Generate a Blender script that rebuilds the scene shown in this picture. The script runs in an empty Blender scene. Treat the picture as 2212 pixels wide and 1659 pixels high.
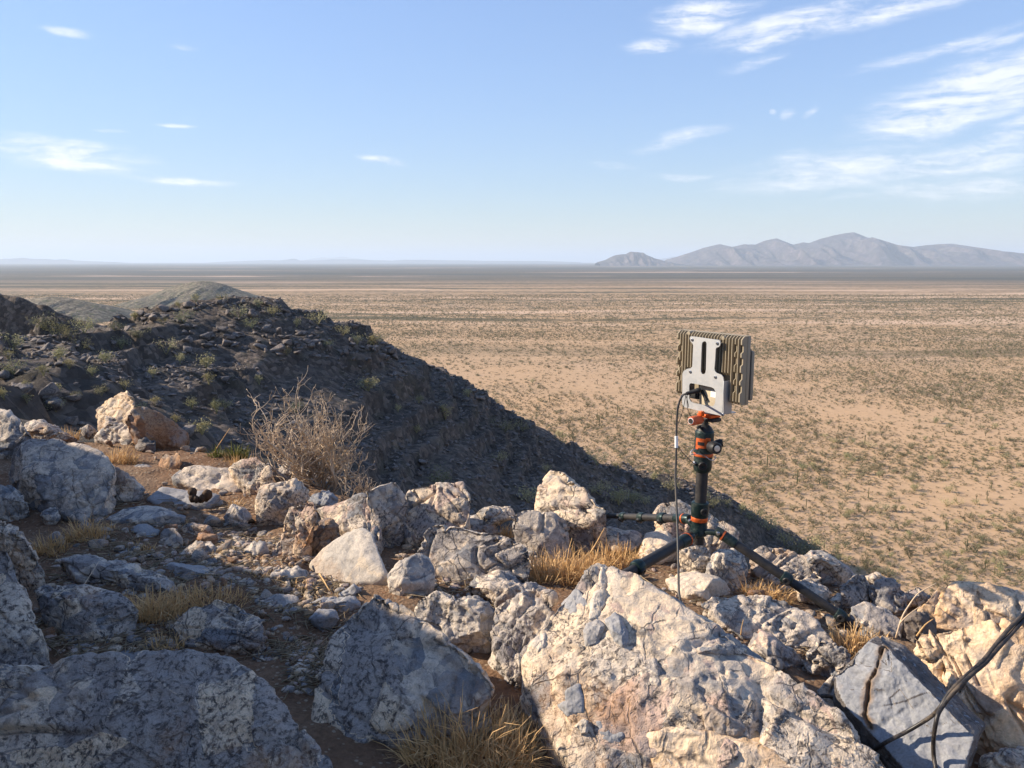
import bpy, bmesh, math, random
import numpy as np
from mathutils import Vector, Matrix
from mathutils.bvhtree import BVHTree
R = math.radians
random.seed(7)
rng = np.random.default_rng(7)
S = bpy.context.scene
COL = S.collection

# ------------------------------------------------------------------ camera
CZ = 0.95                      # eye height above the hilltop soil
PITCH = R(8.72)
FPX, CX, CY = 1725.0, 1106.0, 829.5      # focal length / centre measured on a 2212 px wide view of the photo
cam_d = bpy.data.cameras.new('camera')
cam_d.sensor_width = 36.0
cam_d.lens = 36.0 * FPX / 2212.0
cam_d.clip_start, cam_d.clip_end = 0.05, 400000.0
cam = bpy.data.objects.new('camera', cam_d)
cam.location = (0, 0, CZ)
cam.rotation_euler = (R(90) - PITCH, 0, 0)
COL.objects.link(cam)
S.camera = cam

# ------------------------------------------------------------------ light, sky, exposure
SUN_EL, SUN_AZ = R(27.5), R(-80.0)       # azimuth from +Y towards +X : the sun stands to the left
SUN_DIR = Vector((math.cos(SUN_EL) * math.sin(SUN_AZ), math.cos(SUN_EL) * math.cos(SUN_AZ), math.sin(SUN_EL)))
sun_d = bpy.data.lights.new('sun', 'SUN')
sun_d.energy, sun_d.angle, sun_d.color = 5.0, R(0.53), (1.0, 0.86, 0.68)
sun = bpy.data.objects.new('sun', sun_d)
sun.rotation_euler = SUN_DIR.to_track_quat('Z', 'Y').to_euler()
COL.objects.link(sun)
S.view_settings.view_transform = 'Standard'
S.view_settings.look = 'None'
S.view_settings.exposure = 0.88
S.view_settings.gamma = 1.0
S.view_settings.use_curve_mapping = False
S.render.engine = 'CYCLES'
cy = S.cycles
cy.use_denoising = True
cy.max_bounces, cy.diffuse_bounces, cy.glossy_bounces, cy.volume_bounces = 6, 3, 2, 1
cy.transparent_max_bounces = 6
cy.use_adaptive_sampling = True
cy.adaptive_threshold = 0.012


class NT:
    """tiny node-tree builder: NT(tree)('ShaderNodeX', prop=.., Input=..)"""
    def __init__(s, tree):
        s.t = tree
    def __call__(s, typ, *pos, **kw):
        n = s.t.nodes.new(typ)
        for i, v in enumerate(pos):
            s.put(n.inputs[i], v)
        for k, v in kw.items():
            if hasattr(n, k) and k not in ('inputs', 'outputs'):
                setattr(n, k, v)
            else:
                s.put(n.inputs[k.replace('_', ' ')], v)
        return n
    def put(s, sock, v):
        if isinstance(v, bpy.types.Node):
            v = v.outputs[0]
        if isinstance(v, bpy.types.NodeSocket):
            s.t.links.new(v, sock)
        elif v is not None:
            if sock.type == 'RGBA' and len(v) == 3:
                v = (*v, 1)
            sock.default_value = v
    def math(s, op, a, b=None, clamp=False):
        n = s.t.nodes.new('ShaderNodeMath'); n.operation = op; n.use_clamp = clamp
        s.put(n.inputs[0], a)
        if b is not None: s.put(n.inputs[1], b)
        return n.outputs[0]
    def vmath(s, op, a, b=None):
        n = s.t.nodes.new('ShaderNodeVectorMath'); n.operation = op
        s.put(n.inputs[0], a)
        if b is not None:
            s.put(n.inputs[1] if op != 'SCALE' else n.inputs['Scale'], b)
        return n
    def ramp(s, fac, stops, interp='LINEAR'):
        n = s.t.nodes.new('ShaderNodeValToRGB'); cr = n.color_ramp; cr.interpolation = interp
        while len(cr.elements) < len(stops): cr.elements.new(0.5)
        for e, (p, c) in zip(cr.elements, stops):
            e.position = p
            e.color = (c, c, c, 1) if isinstance(c, (int, float)) else (*c, 1)
        s.put(n.inputs[0], fac)
        return n.outputs[0]
    def mix(s, fac, a, b, mode='MIX'):
        n = s.t.nodes.new('ShaderNodeMixRGB'); n.blend_type = mode
        s.put(n.inputs[0], fac); s.put(n.inputs[1], a); s.put(n.inputs[2], b)
        return n.outputs[0]
    def rng(s, v, a, b, c=0.0, d=1.0, smooth=False):
        n = s.t.nodes.new('ShaderNodeMapRange')
        if smooth: n.interpolation_type = 'SMOOTHSTEP'
        for i, x in enumerate((v, a, b, c, d)): s.put(n.inputs[i], x)
        return n.outputs[0]


def px_dir(px, py):
    u, v = (px - CX) / FPX, -(py - CY) / FPX
    c, s = math.cos(PITCH), math.sin(PITCH)
    return Vector((u, c + v * s, -s + v * c))

def W(px, py, d):
    """world point seen at (px,py) at forward distance d"""
    r = px_dir(px, py)
    return Vector((0, 0, CZ)) + r * (d / r.y)

def on_plane(px, py, z):
    r = px_dir(px, py)
    return Vector((0, 0, CZ)) + r * ((z - CZ) / r.z)

# world: physical sky plus thin high clouds laid out by azimuth / elevation
world = bpy.data.worlds.new('World')
S.world = world
world.use_nodes = True
wt = world.node_tree
wt.nodes.clear()
q = NT(wt)
sky = q('ShaderNodeTexSky', sky_type='NISHITA', sun_disc=False, sun_elevation=SUN_EL, sun_rotation=SUN_AZ,
        altitude=900.0, air_density=1.0, dust_density=0.05, ozone_density=2.4)
tc = q('ShaderNodeTexCoord')
sx = q('ShaderNodeSeparateXYZ', tc.outputs['Generated'])
az = q.math('ARCTAN2', sx.outputs[0], sx.outputs[1])
el = q.math('ARCSINE', sx.outputs[2])
ae = q('ShaderNodeCombineXYZ', az, el, 0.0)
wv = q('ShaderNodeTexNoise', Vector=q.vmath('MULTIPLY', ae, (9, 20, 1)), Scale=1.0, Detail=4.0)
warp = q.vmath('MULTIPLY', q.vmath('SUBTRACT', wv.outputs['Color'], (.5, .5, .5)), (.075, .022, 0))
aw = q.vmath('ADD', ae, warp)
CLOUDS = [(150, 70, 70, 13, 0, .62), (395, 105, 45, 8, 0, .4), (110, 318, 250, 36, -5, .95), (150, 350, 190, 28, -8, .85),
          (375, 388, 190, 13, -2, .7), (835, 345, 88, 13, -4, .8), (375, 275, 52, 8, -3, .6), (240, 280, 40, 6, 0, .4),
          (1520, 32, 165, 46, 5, .95), (1700, 50, 260, 40, 9, .8), (1690, 82, 140, 22, 12, .9), (1930, 22, 330, 32, 8, .8),
          (1405, 100, 85, 20, 2, .85), (1640, 130, 120, 16, 10, .5), (2020, 108, 210, 20, 12, .65), (2160, 88, 130, 20, 12, .6),
          (2100, 205, 300, 85, 17, 1.0), (2240, 160, 230, 90, 20, 1.0), (1985, 252, 170, 26, 8, .85), (2230, 275, 120, 40, 20, .75),
          (1660, 238, 18, 11, 0, .6), (1697, 242, 22, 18, 30, .6), (1745, 240, 24, 15, 30, .5), (1470, 298, 140, 22, 12, .62),
          (1330, 355, 90, 12, -3, .5), (1480, 380, 105, 12, -2, .6), (1800, 372, 350, 60, 4, .68), (2050, 348, 260, 48, 5, .75),
          (1720, 350, 80, 35, 0, .5), (1680, 412, 95, 14, 5, .5), (1840, 428, 90, 11, 2, .45), (2100, 400, 280, 50, 3, .62)]
field = None
for (cx_, cy_, rx, ry, rot, st) in CLOUDS:
    d = px_dir(cx_, cy_).normalized()
    a0, e0 = math.atan2(d.x, d.y), math.asin(d.z)
    m = q('ShaderNodeMapping', vector_type='TEXTURE', Vector=aw.outputs[0], Location=(a0, e0, 0), Rotation=(0, 0, R(rot)),
          Scale=(rx / FPX * 0.95, ry / FPX, 1))
    ln = q.vmath('LENGTH', m.outputs[0])
    f = q.rng(ln.outputs['Value'], 1.0, 0.15, 0.0, st, True)
    field = f if field is None else q.math('MAXIMUM', field, f)
stc = q('ShaderNodeMapping', vector_type='POINT', Vector=aw.outputs[0], Rotation=(0, 0, R(-9)), Scale=(7, 46, 1))
streak = q('ShaderNodeTexNoise', Vector=stc.outputs[0], Scale=1.6, Detail=6.0, Roughness=.62)
fine = q('ShaderNodeTexNoise', Vector=q.vmath('MULTIPLY', aw, (60, 130, 1)), Scale=1.0, Detail=4.0, Roughness=.6)
tex = q.math('ADD', q.math('MULTIPLY', streak, 1.35), q.math('MULTIPLY', fine, .5))
dens = q.math('MULTIPLY', field, q.rng(tex, .62, 1.25, .12, 1.6))
alpha = q.rng(dens, .02, 1.1, 0.0, .74, True)
cloudcol = q.mix(q.rng(tex, .7, 1.2), (3.7, 3.8, 4.1), (4.5, 4.5, 4.6))
lum = q.vmath('DOT_PRODUCT', sky, (.25, .62, .13)).outputs['Value']
soft = q.math('DIVIDE', 1.40, q.math('ADD', 1.0, q.math('DIVIDE', lum, 3.0)))
sky2 = q.vmath('SCALE', q.vmath('MULTIPLY', sky, (1.0, .955, 1.0)), soft)
skyc = q.mix(alpha, sky2, cloudcol)
bg = q('ShaderNodeBackground', Color=skyc, Strength=0.15)
wo = q('ShaderNodeOutputWorld', Surface=bg)

# ------------------------------------------------------------------ numpy noise
def _h(i, j, k, seed=0):
    h = (i.astype(np.int64) * 374761393 + j.astype(np.int64) * 668265263 + k.astype(np.int64) * 2147483647 + seed * 974711) & 0xFFFFFFFF
    h = ((h ^ (h >> 13)) * 1274126177) & 0xFFFFFFFF
    h = ((h ^ (h >> 16)) * 2246822519) & 0xFFFFFFFF
    return ((h ^ (h >> 15)) & 0xFFFFFF) / float(0x1000000)

def vnoise(p, seed=0):
    i = np.floor(p).astype(np.int64); f = p - i
    u = f * f * f * (f * (f * 6 - 15) + 10)
    r = 0
    for a in (0, 1):
        wa = u[:, 0] if a else 1 - u[:, 0]
        for b in (0, 1):
            wb = u[:, 1] if b else 1 - u[:, 1]
            for c in (0, 1):
                wc = u[:, 2] if c else 1 - u[:, 2]
                r = r + wa * wb * wc * _h(i[:, 0] + a, i[:, 1] + b, i[:, 2] + c, seed)
    return r * 2 - 1

def fbm(p, o=4, seed=0, g=.5):
    r = 0; a = 1.
    for k in range(o):
        r = r + a * vnoise(p * 2.03 ** k + 17.3 * k, seed + k); a *= g
    return r

def ridged(p, o=4, seed=0):
    r = 0; a = 1.
    for k in range(o):
        r = r + a * (1 - 2 * np.abs(vnoise(p * 2.07 ** k + 11.1 * k, seed + k))); a *= .5
    return r

def worley(p, seed=0, tilt=False):
    i = np.floor(p).astype(np.int64)
    n = len(p)
    f1 = np.full(n, 9.); f2 = np.full(n, 9.); cid = np.zeros(n); tl = np.zeros(n)
    for a in (-1, 0, 1):
        for b in (-1, 0, 1):
            for c in (-1, 0, 1):
                A, B, C = i[:, 0] + a, i[:, 1] + b, i[:, 2] + c
                dx = A + _h(A, B, C, seed + 1) - p[:, 0]
                dy = B + _h(A, B, C, seed + 2) - p[:, 1]
                dz = C + _h(A, B, C, seed + 3) - p[:, 2]
                d = np.sqrt(dx * dx + dy * dy + dz * dz)
                new = d < f1
                f2 = np.where(new, f1, np.minimum(f2, d))
                cid = np.where(new, _h(A, B, C, seed + 4), cid)
                if tilt:
                    t = dx * (_h(A, B, C, seed + 5) - .5) + dy * (_h(A, B, C, seed + 6) - .5) + dz * (_h(A, B, C, seed + 7) - .5)
                    tl = np.where(new, t, tl)
                f1 = np.where(new, d, f1)
    return (f1, f2, cid, tl) if tilt else (f1, f2, cid)

# ------------------------------------------------------------------ object helpers
def tag(o, label=None, cat=None, group=None, kind=None):
    if label: o['label'] = label
    if cat: o['category'] = cat
    if group: o['group'] = group
    if kind: o['kind'] = kind
    return o

def np_mesh(name, V, F, mats=(), smooth=True, attrs=None):
    """V (n,3), F (m,3) or (m,4) array, or list of tuples"""
    me = bpy.data.meshes.new(name)
    if isinstance(F, np.ndarray):
        m, k = F.shape
        me.vertices.add(len(V)); me.vertices.foreach_set('co', np.asarray(V, np.float32).ravel())
        me.loops.add(m * k); me.loops.foreach_set('vertex_index', F.astype(np.int32).ravel())
        me.polygons.add(m)
        me.polygons.foreach_set('loop_start', np.arange(0, m * k, k, dtype=np.int32))
        me.polygons.foreach_set('loop_total', np.full(m, k, np.int32))
        me.update(calc_edges=True)
        me.validate()
    else:
        me.from_pydata([tuple(v) for v in V], [], F)
    if smooth:
        me.polygons.foreach_set('use_smooth', np.ones(len(me.polygons), bool))
    for a, vals in (attrs or {}).items():
        at = me.attributes.new(a, 'FLOAT', 'POINT'); at.data.foreach_set('value', np.asarray(vals, np.float32))
    for mt in mats: me.materials.append(mt)
    me.update()
    return me

def link(name, me, parent=None, loc=None):
    o = bpy.data.objects.new(name, me)
    if loc is not None: o.location = loc
    COL.objects.link(o)
    if parent is not None: o.parent = parent
    return o

def empty(name, loc, rot=(0, 0, 0), parent=None):
    o = bpy.data.objects.new(name, None)
    o.location, o.rotation_euler = loc, rot
    o.empty_display_size = .05
    COL.objects.link(o)
    if parent is not None: o.parent = parent
    return o


class MB:
    """collects shapes in one mesh"""
    def __init__(s):
        s.v, s.f = [], []
    def add(s, vs, fs):
        b = len(s.v)
        s.v += [tuple(x) for x in vs]
        s.f += [tuple(b + i for i in f) for f in fs]
        return s
    def lathe(s, p0, axis, prof, seg=20, cap=True):
        p0, axis = Vector(p0), Vector(axis).normalized()
        x = axis.orthogonal().normalized(); y = axis.cross(x)
        vs, fs = [], []
        for (t, r) in prof:
            for k in range(seg):
                a = 2 * math.pi * k / seg
                vs.append(p0 + axis * t + (x * math.cos(a) + y * math.sin(a)) * r)
        for i in range(len(prof) - 1):
            for k in range(seg):
                k2 = (k + 1) % seg
                fs.append((i * seg + k, i * seg + k2, (i + 1) * seg + k2, (i + 1) * seg + k))
        if cap:
            fs.append(tuple(range(seg))[::-1]); n = len(prof) - 1
            fs.append(tuple(n * seg + k for k in range(seg)))
        return s.add(vs, fs)
    def tube(s, pts, rad, seg=6, cap=True):
        pts = [Vector(p) for p in pts]
        n = len(pts)
        if not hasattr(rad, '__len__'): rad = [rad] * n
        vs, fs = [], []
        x = None
        for i, p in enumerate(pts):
            d = (pts[min(i + 1, n - 1)] - pts[max(i - 1, 0)])
            d = d.normalized() if d.length > 1e-9 else Vector((0, 0, 1))
            if x is None: x = d.orthogonal().normalized()
            else:
                x = x - d * x.dot(d)
                x = x.normalized() if x.length > 1e-6 else d.orthogonal().normalized()
            y = d.cross(x)
            for k in range(seg):
                a = 2 * math.pi * k / seg
                vs.append(p + (x * math.cos(a) + y * math.sin(a)) * rad[i])
        for i in range(n - 1):
            for k in range(seg):
                k2 = (k + 1) % seg
                fs.append((i * seg + k, i * seg + k2, (i + 1) * seg + k2, (i + 1) * seg + k))
        if cap:
            fs.append(tuple(range(seg))[::-1]); fs.append(tuple((n - 1) * seg + k for k in range(seg)))
        return s.add(vs, fs)
    def box(s, c, size, M=None, bev=0.0):
        bm = bmesh.new()
        bmesh.ops.create_cube(bm, size=1.0)
        for v in bm.verts: v.co = Vector((v.co.x * size[0], v.co.y * size[1], v.co.z * size[2]))
        if bev:
            bmesh.ops.bevel(bm, geom=bm.edges[:], offset=bev, segments=2, profile=.5, affect='EDGES')
        if M is not None:
            for v in bm.verts: v.co = M @ v.co
        c = Vector(c)
        bm.verts.index_update()
        s.add([v.co + c for v in bm.verts], [[v.index for v in f.verts] for f in bm.faces])
        bm.free()
        return s
    def prism(s, outline, y0, y1, holes=()):
        """polygon in local (x,z), extruded in y, optional holes"""
        bm = bmesh.new()
        loops = [list(outline)] + [list(h) for h in holes]
        edges = []
        for lp in loops:
            vs = [bm.verts.new((x, y0, z)) for x, z in lp]
            for i in range(len(vs)):
                edges.append(bm.edges.new((vs[i], vs[(i + 1) % len(vs)])))
        bmesh.ops.triangle_fill(bm, use_beauty=True, use_dissolve=False, edges=edges)
        r = bmesh.ops.extrude_face_region(bm, geom=bm.faces[:])
        for g in r['geom']:
            if isinstance(g, bmesh.types.BMVert): g.co.y = y1
        bmesh.ops.recalc_face_normals(bm, faces=bm.faces[:])
        bm.verts.index_update()
        s.add([v.co.copy() for v in bm.verts], [[v.index for v in f.verts] for f in bm.faces])
        bm.free()
        return s
    def build(s, name, mat, parent=None, origin=None, smooth=False, world=False):
        o0 = Vector(origin) if origin is not None else Vector((0, 0, 0))
        me = np_mesh(name, [Vector(v) - o0 for v in s.v], s.f, [mat], smooth=smooth)
        if not smooth and len(s.f) > 8:
            me.polygons.foreach_set('use_smooth', np.ones(len(me.polygons), bool))
            me.set_sharp_from_angle(angle=R(38))
        o = link(name, me, parent, o0)
        return o


# ------------------------------------------------------------------ materials
def base_mat(name):
    m = bpy.data.materials.new(name); m.use_nodes = True
    t = m.node_tree
    b = t.nodes['Principled BSDF']
    b.inputs['Specular IOR Level'].default_value = .3
    return m, NT(t), b

def plain_mat(name, col, rough=.5, metal=0.0, noise=.12, scale=60., bump=0.0, spec=.4):
    m, q, b = base_mat(name)
    tc = q('ShaderNodeTexCoord')
    n = q('ShaderNodeTexNoise', Vector=tc.outputs['Object'], Scale=scale, Detail=4.0)
    c = q.mix(1.0, col, q.ramp(n, [(.25, 1 - noise), (.75, 1 + noise)]), 'MULTIPLY')
    q.put(b.inputs['Base Color'], c)
    q.put(b.inputs['Roughness'], q.rng(n, .3, .7, rough * .85, min(1, rough * 1.15)))
    b.inputs['Metallic'].default_value = metal
    b.inputs['Specular IOR Level'].default_value = spec
    if bump:
        bp = q('ShaderNodeBump', Strength=.5, Distance=bump, Height=n.outputs[0])
        q.put(b.inputs['Normal'], bp)
    return m

def worn_mat(name, col, dust, rough, metal, amount=.35):
    m, q, b = base_mat(name)
    tc = q('ShaderNodeTexCoord'); g = q('ShaderNodeNewGeometry')
    a = q('ShaderNodeTexNoise', Vector=tc.outputs['Object'], Scale=22., Detail=7.0, Roughness=.7)
    f = q('ShaderNodeTexNoise', Vector=tc.outputs['Object'], Scale=160., Detail=5.0, Roughness=.7)
    k = q.math('MULTIPLY', q.rng(q.math('ADD', q.math('MULTIPLY', a, .65), q.math('MULTIPLY', f, .35)), .46, .62), amount)
    sc_ = q.rng(f, .66, .70, 0, .5)
    c = q.mix(k, col, dust); c = q.mix(sc_, c, tuple(min(1, x * 1.5 + .04) for x in col))
    q.put(b.inputs['Base Color'], c)
    q.put(b.inputs['Roughness'], q.rng(k, 0, amount, rough, .8)); q.put(b.inputs['Metallic'], q.rng(k, 0, amount, metal, 0.))
    return m

def rock_mat(name, pal, matrix, dark=.5, stain=.25, stain_col=(.42, .22, .085), sc=1.0, crack=1.0, grain=1.0, streaks=0.0):
    m, q, b = base_mat(name)
    tc = q('ShaderNodeTexCoord'); oi = q('ShaderNodeObjectInfo')
    off = q('ShaderNodeCombineXYZ', q.math('MULTIPLY', oi.outputs['Random'], 31.7), q.math('MULTIPLY', oi.outputs['Random'], 57.1), q.math('MULTIPLY', oi.outputs['Random'], 13.9))
    P0 = q.vmath('ADD', tc.outputs['Object'], off)
    wn = q('ShaderNodeTexNoise', Vector=P0, Scale=9.0, Detail=4.0, Roughness=.6)
    P = q.vmath('ADD', P0, q.vmath('MULTIPLY', q.vmath('SUBTRACT', wn.outputs['Color'], (.5, .5, .5)), (.045, .045, .045)))
    cell = q('ShaderNodeAttribute', attribute_name='cell')
    big = q('ShaderNodeTexNoise', Vector=P, Scale=3.2 * sc, Detail=5.0, Roughness=.55)
    med = q('ShaderNodeTexNoise', Vector=P, Scale=13. * sc, Detail=6.0, Roughness=.65)
    fin = q('ShaderNodeTexNoise', Vector=P, Scale=95. * sc, Detail=6.0, Roughness=.7)
    gr = q('ShaderNodeTexNoise', Vector=P, Scale=330. * sc, Detail=3.0)
    v1 = q('ShaderNodeTexVoronoi', Vector=P, Scale=17. * sc, Randomness=1.0)
    e1 = q('ShaderNodeTexVoronoi', feature='DISTANCE_TO_EDGE', Vector=P, Scale=17. * sc)
    v2 = q('ShaderNodeTexVoronoi', Vector=P, Scale=52. * sc)
    e2 = q('ShaderNodeTexVoronoi', feature='DISTANCE_TO_EDGE', Vector=P, Scale=52. * sc)
    e0 = q('ShaderNodeTexVoronoi', feature='DISTANCE_TO_EDGE', Vector=P, Scale=5.5 * sc)
    s1 = q('ShaderNodeSeparateColor', v1.outputs['Color']); s2 = q('ShaderNodeSeparateColor', v2.outputs['Color'])
    n = len(pal)
    stops = [(i / n, c) for i, c in enumerate(pal)]
    c1 = q.ramp(s1.outputs[0], stops, 'CONSTANT')
    c2 = q.ramp(s2.outputs[1], stops, 'CONSTANT')
    c3 = q.ramp(cell.outputs['Fac'], stops, 'CONSTANT')
    c = q.mix(q.rng(med, .42, .6), c1, c2)
    c = q.mix(q.rng(big, .45, .52), c, c3)
    c = q.mix(q.rng(q.math('ADD', q.math('MULTIPLY', med, .55), q.math('MULTIPLY', fin, .5)), .5, .62, 0., .5), c, matrix)
    # dark lines along clast borders: mineral veins plus painted crack shade, broken by noise
    brk = q.rng(q.math('ADD', q.math('MULTIPLY', med, .6), q.math('MULTIPLY', fin, .4)), .46, .58)
    l1 = q.math('MULTIPLY', q.rng(e1.outputs['Distance'], .012, .05, 1., 0.), brk)
    l2 = q.math('MULTIPLY', q.rng(e2.outputs['Distance'], .02, .11, .65, 0.), q.math('MULTIPLY', q.rng(big, .44, .54), q.rng(fin, .42, .56)))
    l0 = q.math('MULTIPLY', q.rng(e0.outputs['Distance'], .003, .012, 1., 0.), q.rng(wn.outputs[0], .50, .58))
    ln = q.math('MULTIPLY', q.math('MAXIMUM', q.math('MAXIMUM', l1, l2), l0), crack, clamp=True)
    c = q.mix(q.math('MULTIPLY', ln, .8), c, (.085, .078, .075))
    # black crust / lichen specks in patches
    sp = q.rng(q.math('ADD', q.math('MULTIPLY', fin, .7), q.math('MULTIPLY', q('ShaderNodeTexNoise', Vector=P, Scale=38. * sc, Detail=5.0, Roughness=.7), .4)), .56, .63)
    pt = q.rng(big, .36, .50)
    c = q.mix(q.math('MULTIPLY', q.math('MULTIPLY', sp, pt), dark), c, (.06, .055, .056))
    if stain:
        st = q.rng(q('ShaderNodeTexNoise', Vector=P, Scale=2.6 * sc, Detail=6.0, Roughness=.7), .62 - stain * .35, .78 - stain * .3)
        c = q.mix(q.math('MULTIPLY', st, .75), c, stain_col)
    c = q.mix(1.0, c, q.ramp(gr, [(.25, .80), (.75, 1.18)]), 'MULTIPLY')
    tint = q.mix(oi.outputs['Random'], (.86, .88, .92), (1.06, 1.0, .95))
    c = q.mix(1.0, c, tint, 'MULTIPLY')
    sat = q('ShaderNodeAttribute', attribute_name='stain')
    c = q.mix(q.math('MULTIPLY', sat.outputs['Fac'], .85), c, (.20, .125, .065))
    c = q.mix(1.0, c, (1.06, 1.025, .985), 'MULTIPLY')
    q.put(b.inputs['Base Color'], c)
    b.inputs['Roughness'].default_value = .82
    b.inputs['Specular IOR Level'].default_value = .25
    h = q.math('ADD', q.math('MULTIPLY', fin, .75 * grain), q.math('MULTIPLY', med, .4))
    h = q.math('ADD', h, q.math('MULTIPLY', gr, .3 * grain))
    h = q.math('SUBTRACT', h, q.math('MULTIPLY', ln, .45))
    bp = q('ShaderNodeBump', Strength=.75, Distance=.008, Height=h)
    q.put(b.inputs['Normal'], bp)
    return m

CREAM, PALE, GREY, BLUE, PINK, TAN, DARK = (.70, .58, .43), (.60, .53, .44), (.32, .30, .285), (.225, .235, .25), (.50, .38, .32), (.54, .40, .24), (.12, .115, .115)
M = {}
M['breccia'] = rock_mat('pale_breccia', [CREAM, PALE, GREY, CREAM, PINK, PALE, BLUE, CREAM], (.52, .45, .37), .8, .18)
M['breccia2'] = rock_mat('grey_breccia', [PALE, GREY, PALE, BLUE, CREAM, GREY, GREY, PALE], (.40, .365, .335), .8, .14)
M['orange'] = rock_mat('ochre_quartzite', [CREAM, TAN, CREAM, PALE, GREY, CREAM, CREAM], (.58, .46, .32), .25, .5, (.50, .28, .11), sc=.62)
M['grey'] = rock_mat('grey_quartzite', [PALE, GREY, PALE, BLUE, PALE], (.42, .395, .37), .5, .12, sc=.8, crack=.8)
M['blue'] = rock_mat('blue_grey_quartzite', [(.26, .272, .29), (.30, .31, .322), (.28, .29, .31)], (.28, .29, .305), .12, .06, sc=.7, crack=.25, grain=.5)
M['pale'] = rock_mat('smooth_pale_quartzite', [CREAM, PALE, (.52, .47, .40), PALE], (.50, .45, .38), .18, .10, sc=.8, crack=.3, grain=.7)
M['rust'] = rock_mat('rusty_quartzite', [(.34, .22, .14), (.26, .16, .10), (.4, .27, .17), GREY], (.27, .175, .115), .45, .5, (.33, .15, .06))
M['dark'] = rock_mat('dark_varnished_and_shaded_rock', [(.15, .135, .125), (.21, .19, .175), (.11, .10, .095), (.26, .23, .205)], (.12, .11, .105), .6, .2, (.2, .12, .07), sc=.9)  # varnish colour of hill rocks, reused as painted shade on the slab
M['stain'] = rock_mat('iron_stained_quartzite', [(.30, .235, .17), (.26, .22, .18)], (.28, .22, .16), .2, .3)
M['seam'] = rock_mat('dark_crack_fill', [(.05, .035, .025), (.07, .05, .035)], (.05, .036, .026), .2, 0)
M['stone'] = rock_mat('loose_stone', [CREAM, PALE, GREY, TAN, PINK, BLUE], (.40, .34, .27), .35, .3, sc=1.6)

# ------------------------------------------------------------------ the hill country: thin-plate spline through measured points
def tps_fit(P, z):
    n = len(P)
    d = np.linalg.norm(P[:, None] - P[None], axis=2) / 100.
    K = -np.sqrt(d * d + .0144) + np.eye(n) * 1e-5
    A = np.zeros((n + 3, n + 3)); A[:n, :n] = K
    A[:n, n] = 1; A[:n, n + 1:] = P / 100.; A[n:, :n] = A[:n, n:].T
    return P, np.linalg.solve(A, np.concatenate([z, np.zeros(3)]))

def tps_eval(T, Q):
    P, w = T
    d = np.linalg.norm(Q[:, None] - P[None], axis=2) / 100.
    K = -np.sqrt(d * d + .0144)
    return K @ w[:-3] + w[-3] + (Q / 100.) @ w[-2:]

PLAIN_Z = -105.0
CREST = [(-500, 760, 120), (-250, 742, 135), (0, 716, 150), (120, 703, 165), (230, 694, 182), (330, 670, 196), (410, 657, 203), (480, 651, 208),
         (560, 651, 212), (640, 664, 215), (700, 678, 217), (760, 693, 219), (850, 746, 224), (960, 803, 230), (1090, 883, 238), (1220, 961, 246),
         (1340, 1012, 254), (1500, 1052, 264), (1600, 1093, 271), (1720, 1160, 279), (1810, 1218, 286), (1900, 1290, 292)]
FACE = [(-400, 900, 48), (0, 800, 88), (0, 880, 46), (150, 780, 120), (250, 860, 80), (300, 740, 165), (500, 745, 180), (500, 850, 150), (500, 960, 122),
        (700, 780, 188), (700, 900, 158), (720, 1040, 125), (900, 850, 200), (900, 960, 175), (900, 1080, 150), (1106, 960, 215), (1106, 1100, 172),
        (1300, 1060, 232), (1300, 1140, 200), (1500, 1110, 248), (1500, 1190, 215), (1650, 1180, 255), (1650, 1260, 225)]
ctl = []
for (a, b, d) in CREST:
    p = W(a, b, d); ctl.append((p.x, p.y, p.z))
    if a <= 330: ctl.append((p.x - 38, p.y + 14, p.z - 17))
    else: ctl.append((p.x + 8, p.y + 40, max(p.z - 24, PLAIN_Z - 8)))
    if a > 430: ctl.append((p.x + 20, p.y + 110, max(p.z - 75, PLAIN_Z - 12)))
for (a, b, d) in FACE:
    p = W(a, b, d); ctl.append((p.x, p.y, p.z))
ctl += [(0, 108, -56), (-20, 60, -24), (30, 40, -26), (60, 100, -66), (100, 150, -96), (100, 80, -72), (40, 12, -15), (150, 200, -112), (-60, 28, -4),
        (-70, 6, 3), (-22, 26, -5), (-12, 10, -1.5), (0, 9, -3.6), (0, 40, -21), (150, 60, -104), (180, 280, -114), (60, 5, -28), (12, 6, -4), (5, 4, -1.6),
        (-5, 5, -.6), (-3, 8, -1.4), (190, 150, -116), (-110, 60, -10), (-160, 90, -16), (-190, 30, -14), (-190, 160, -40), (-190, 300, -90)]
ctl = np.array(ctl)
TP = tps_fit(ctl[:, :2], ctl[:, 2])
gx = np.arange(-190, 196, 1.1); gy = np.concatenate([np.arange(3.0, 16, .5), np.arange(16, 340, 1.1)])
GX, GY = np.meshgrid(gx, gy)
Q2 = np.stack([GX.ravel(), GY.ravel()], 1)
ZH = np.concatenate([tps_eval(TP, Q2[i:i + 20000]) for i in range(0, len(Q2), 20000)])
P3 = np.stack([Q2[:, 0], Q2[:, 1], ZH], 1)
dist = np.hypot(Q2[:, 0], Q2[:, 1])
fade = np.clip((dist - 12) / 45, 0, 1)
n1 = ridged(P3 * (.045, .045, .05), 4, 3)
n2 = ridged(P3 * (.16, .16, .2), 3, 9)
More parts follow.
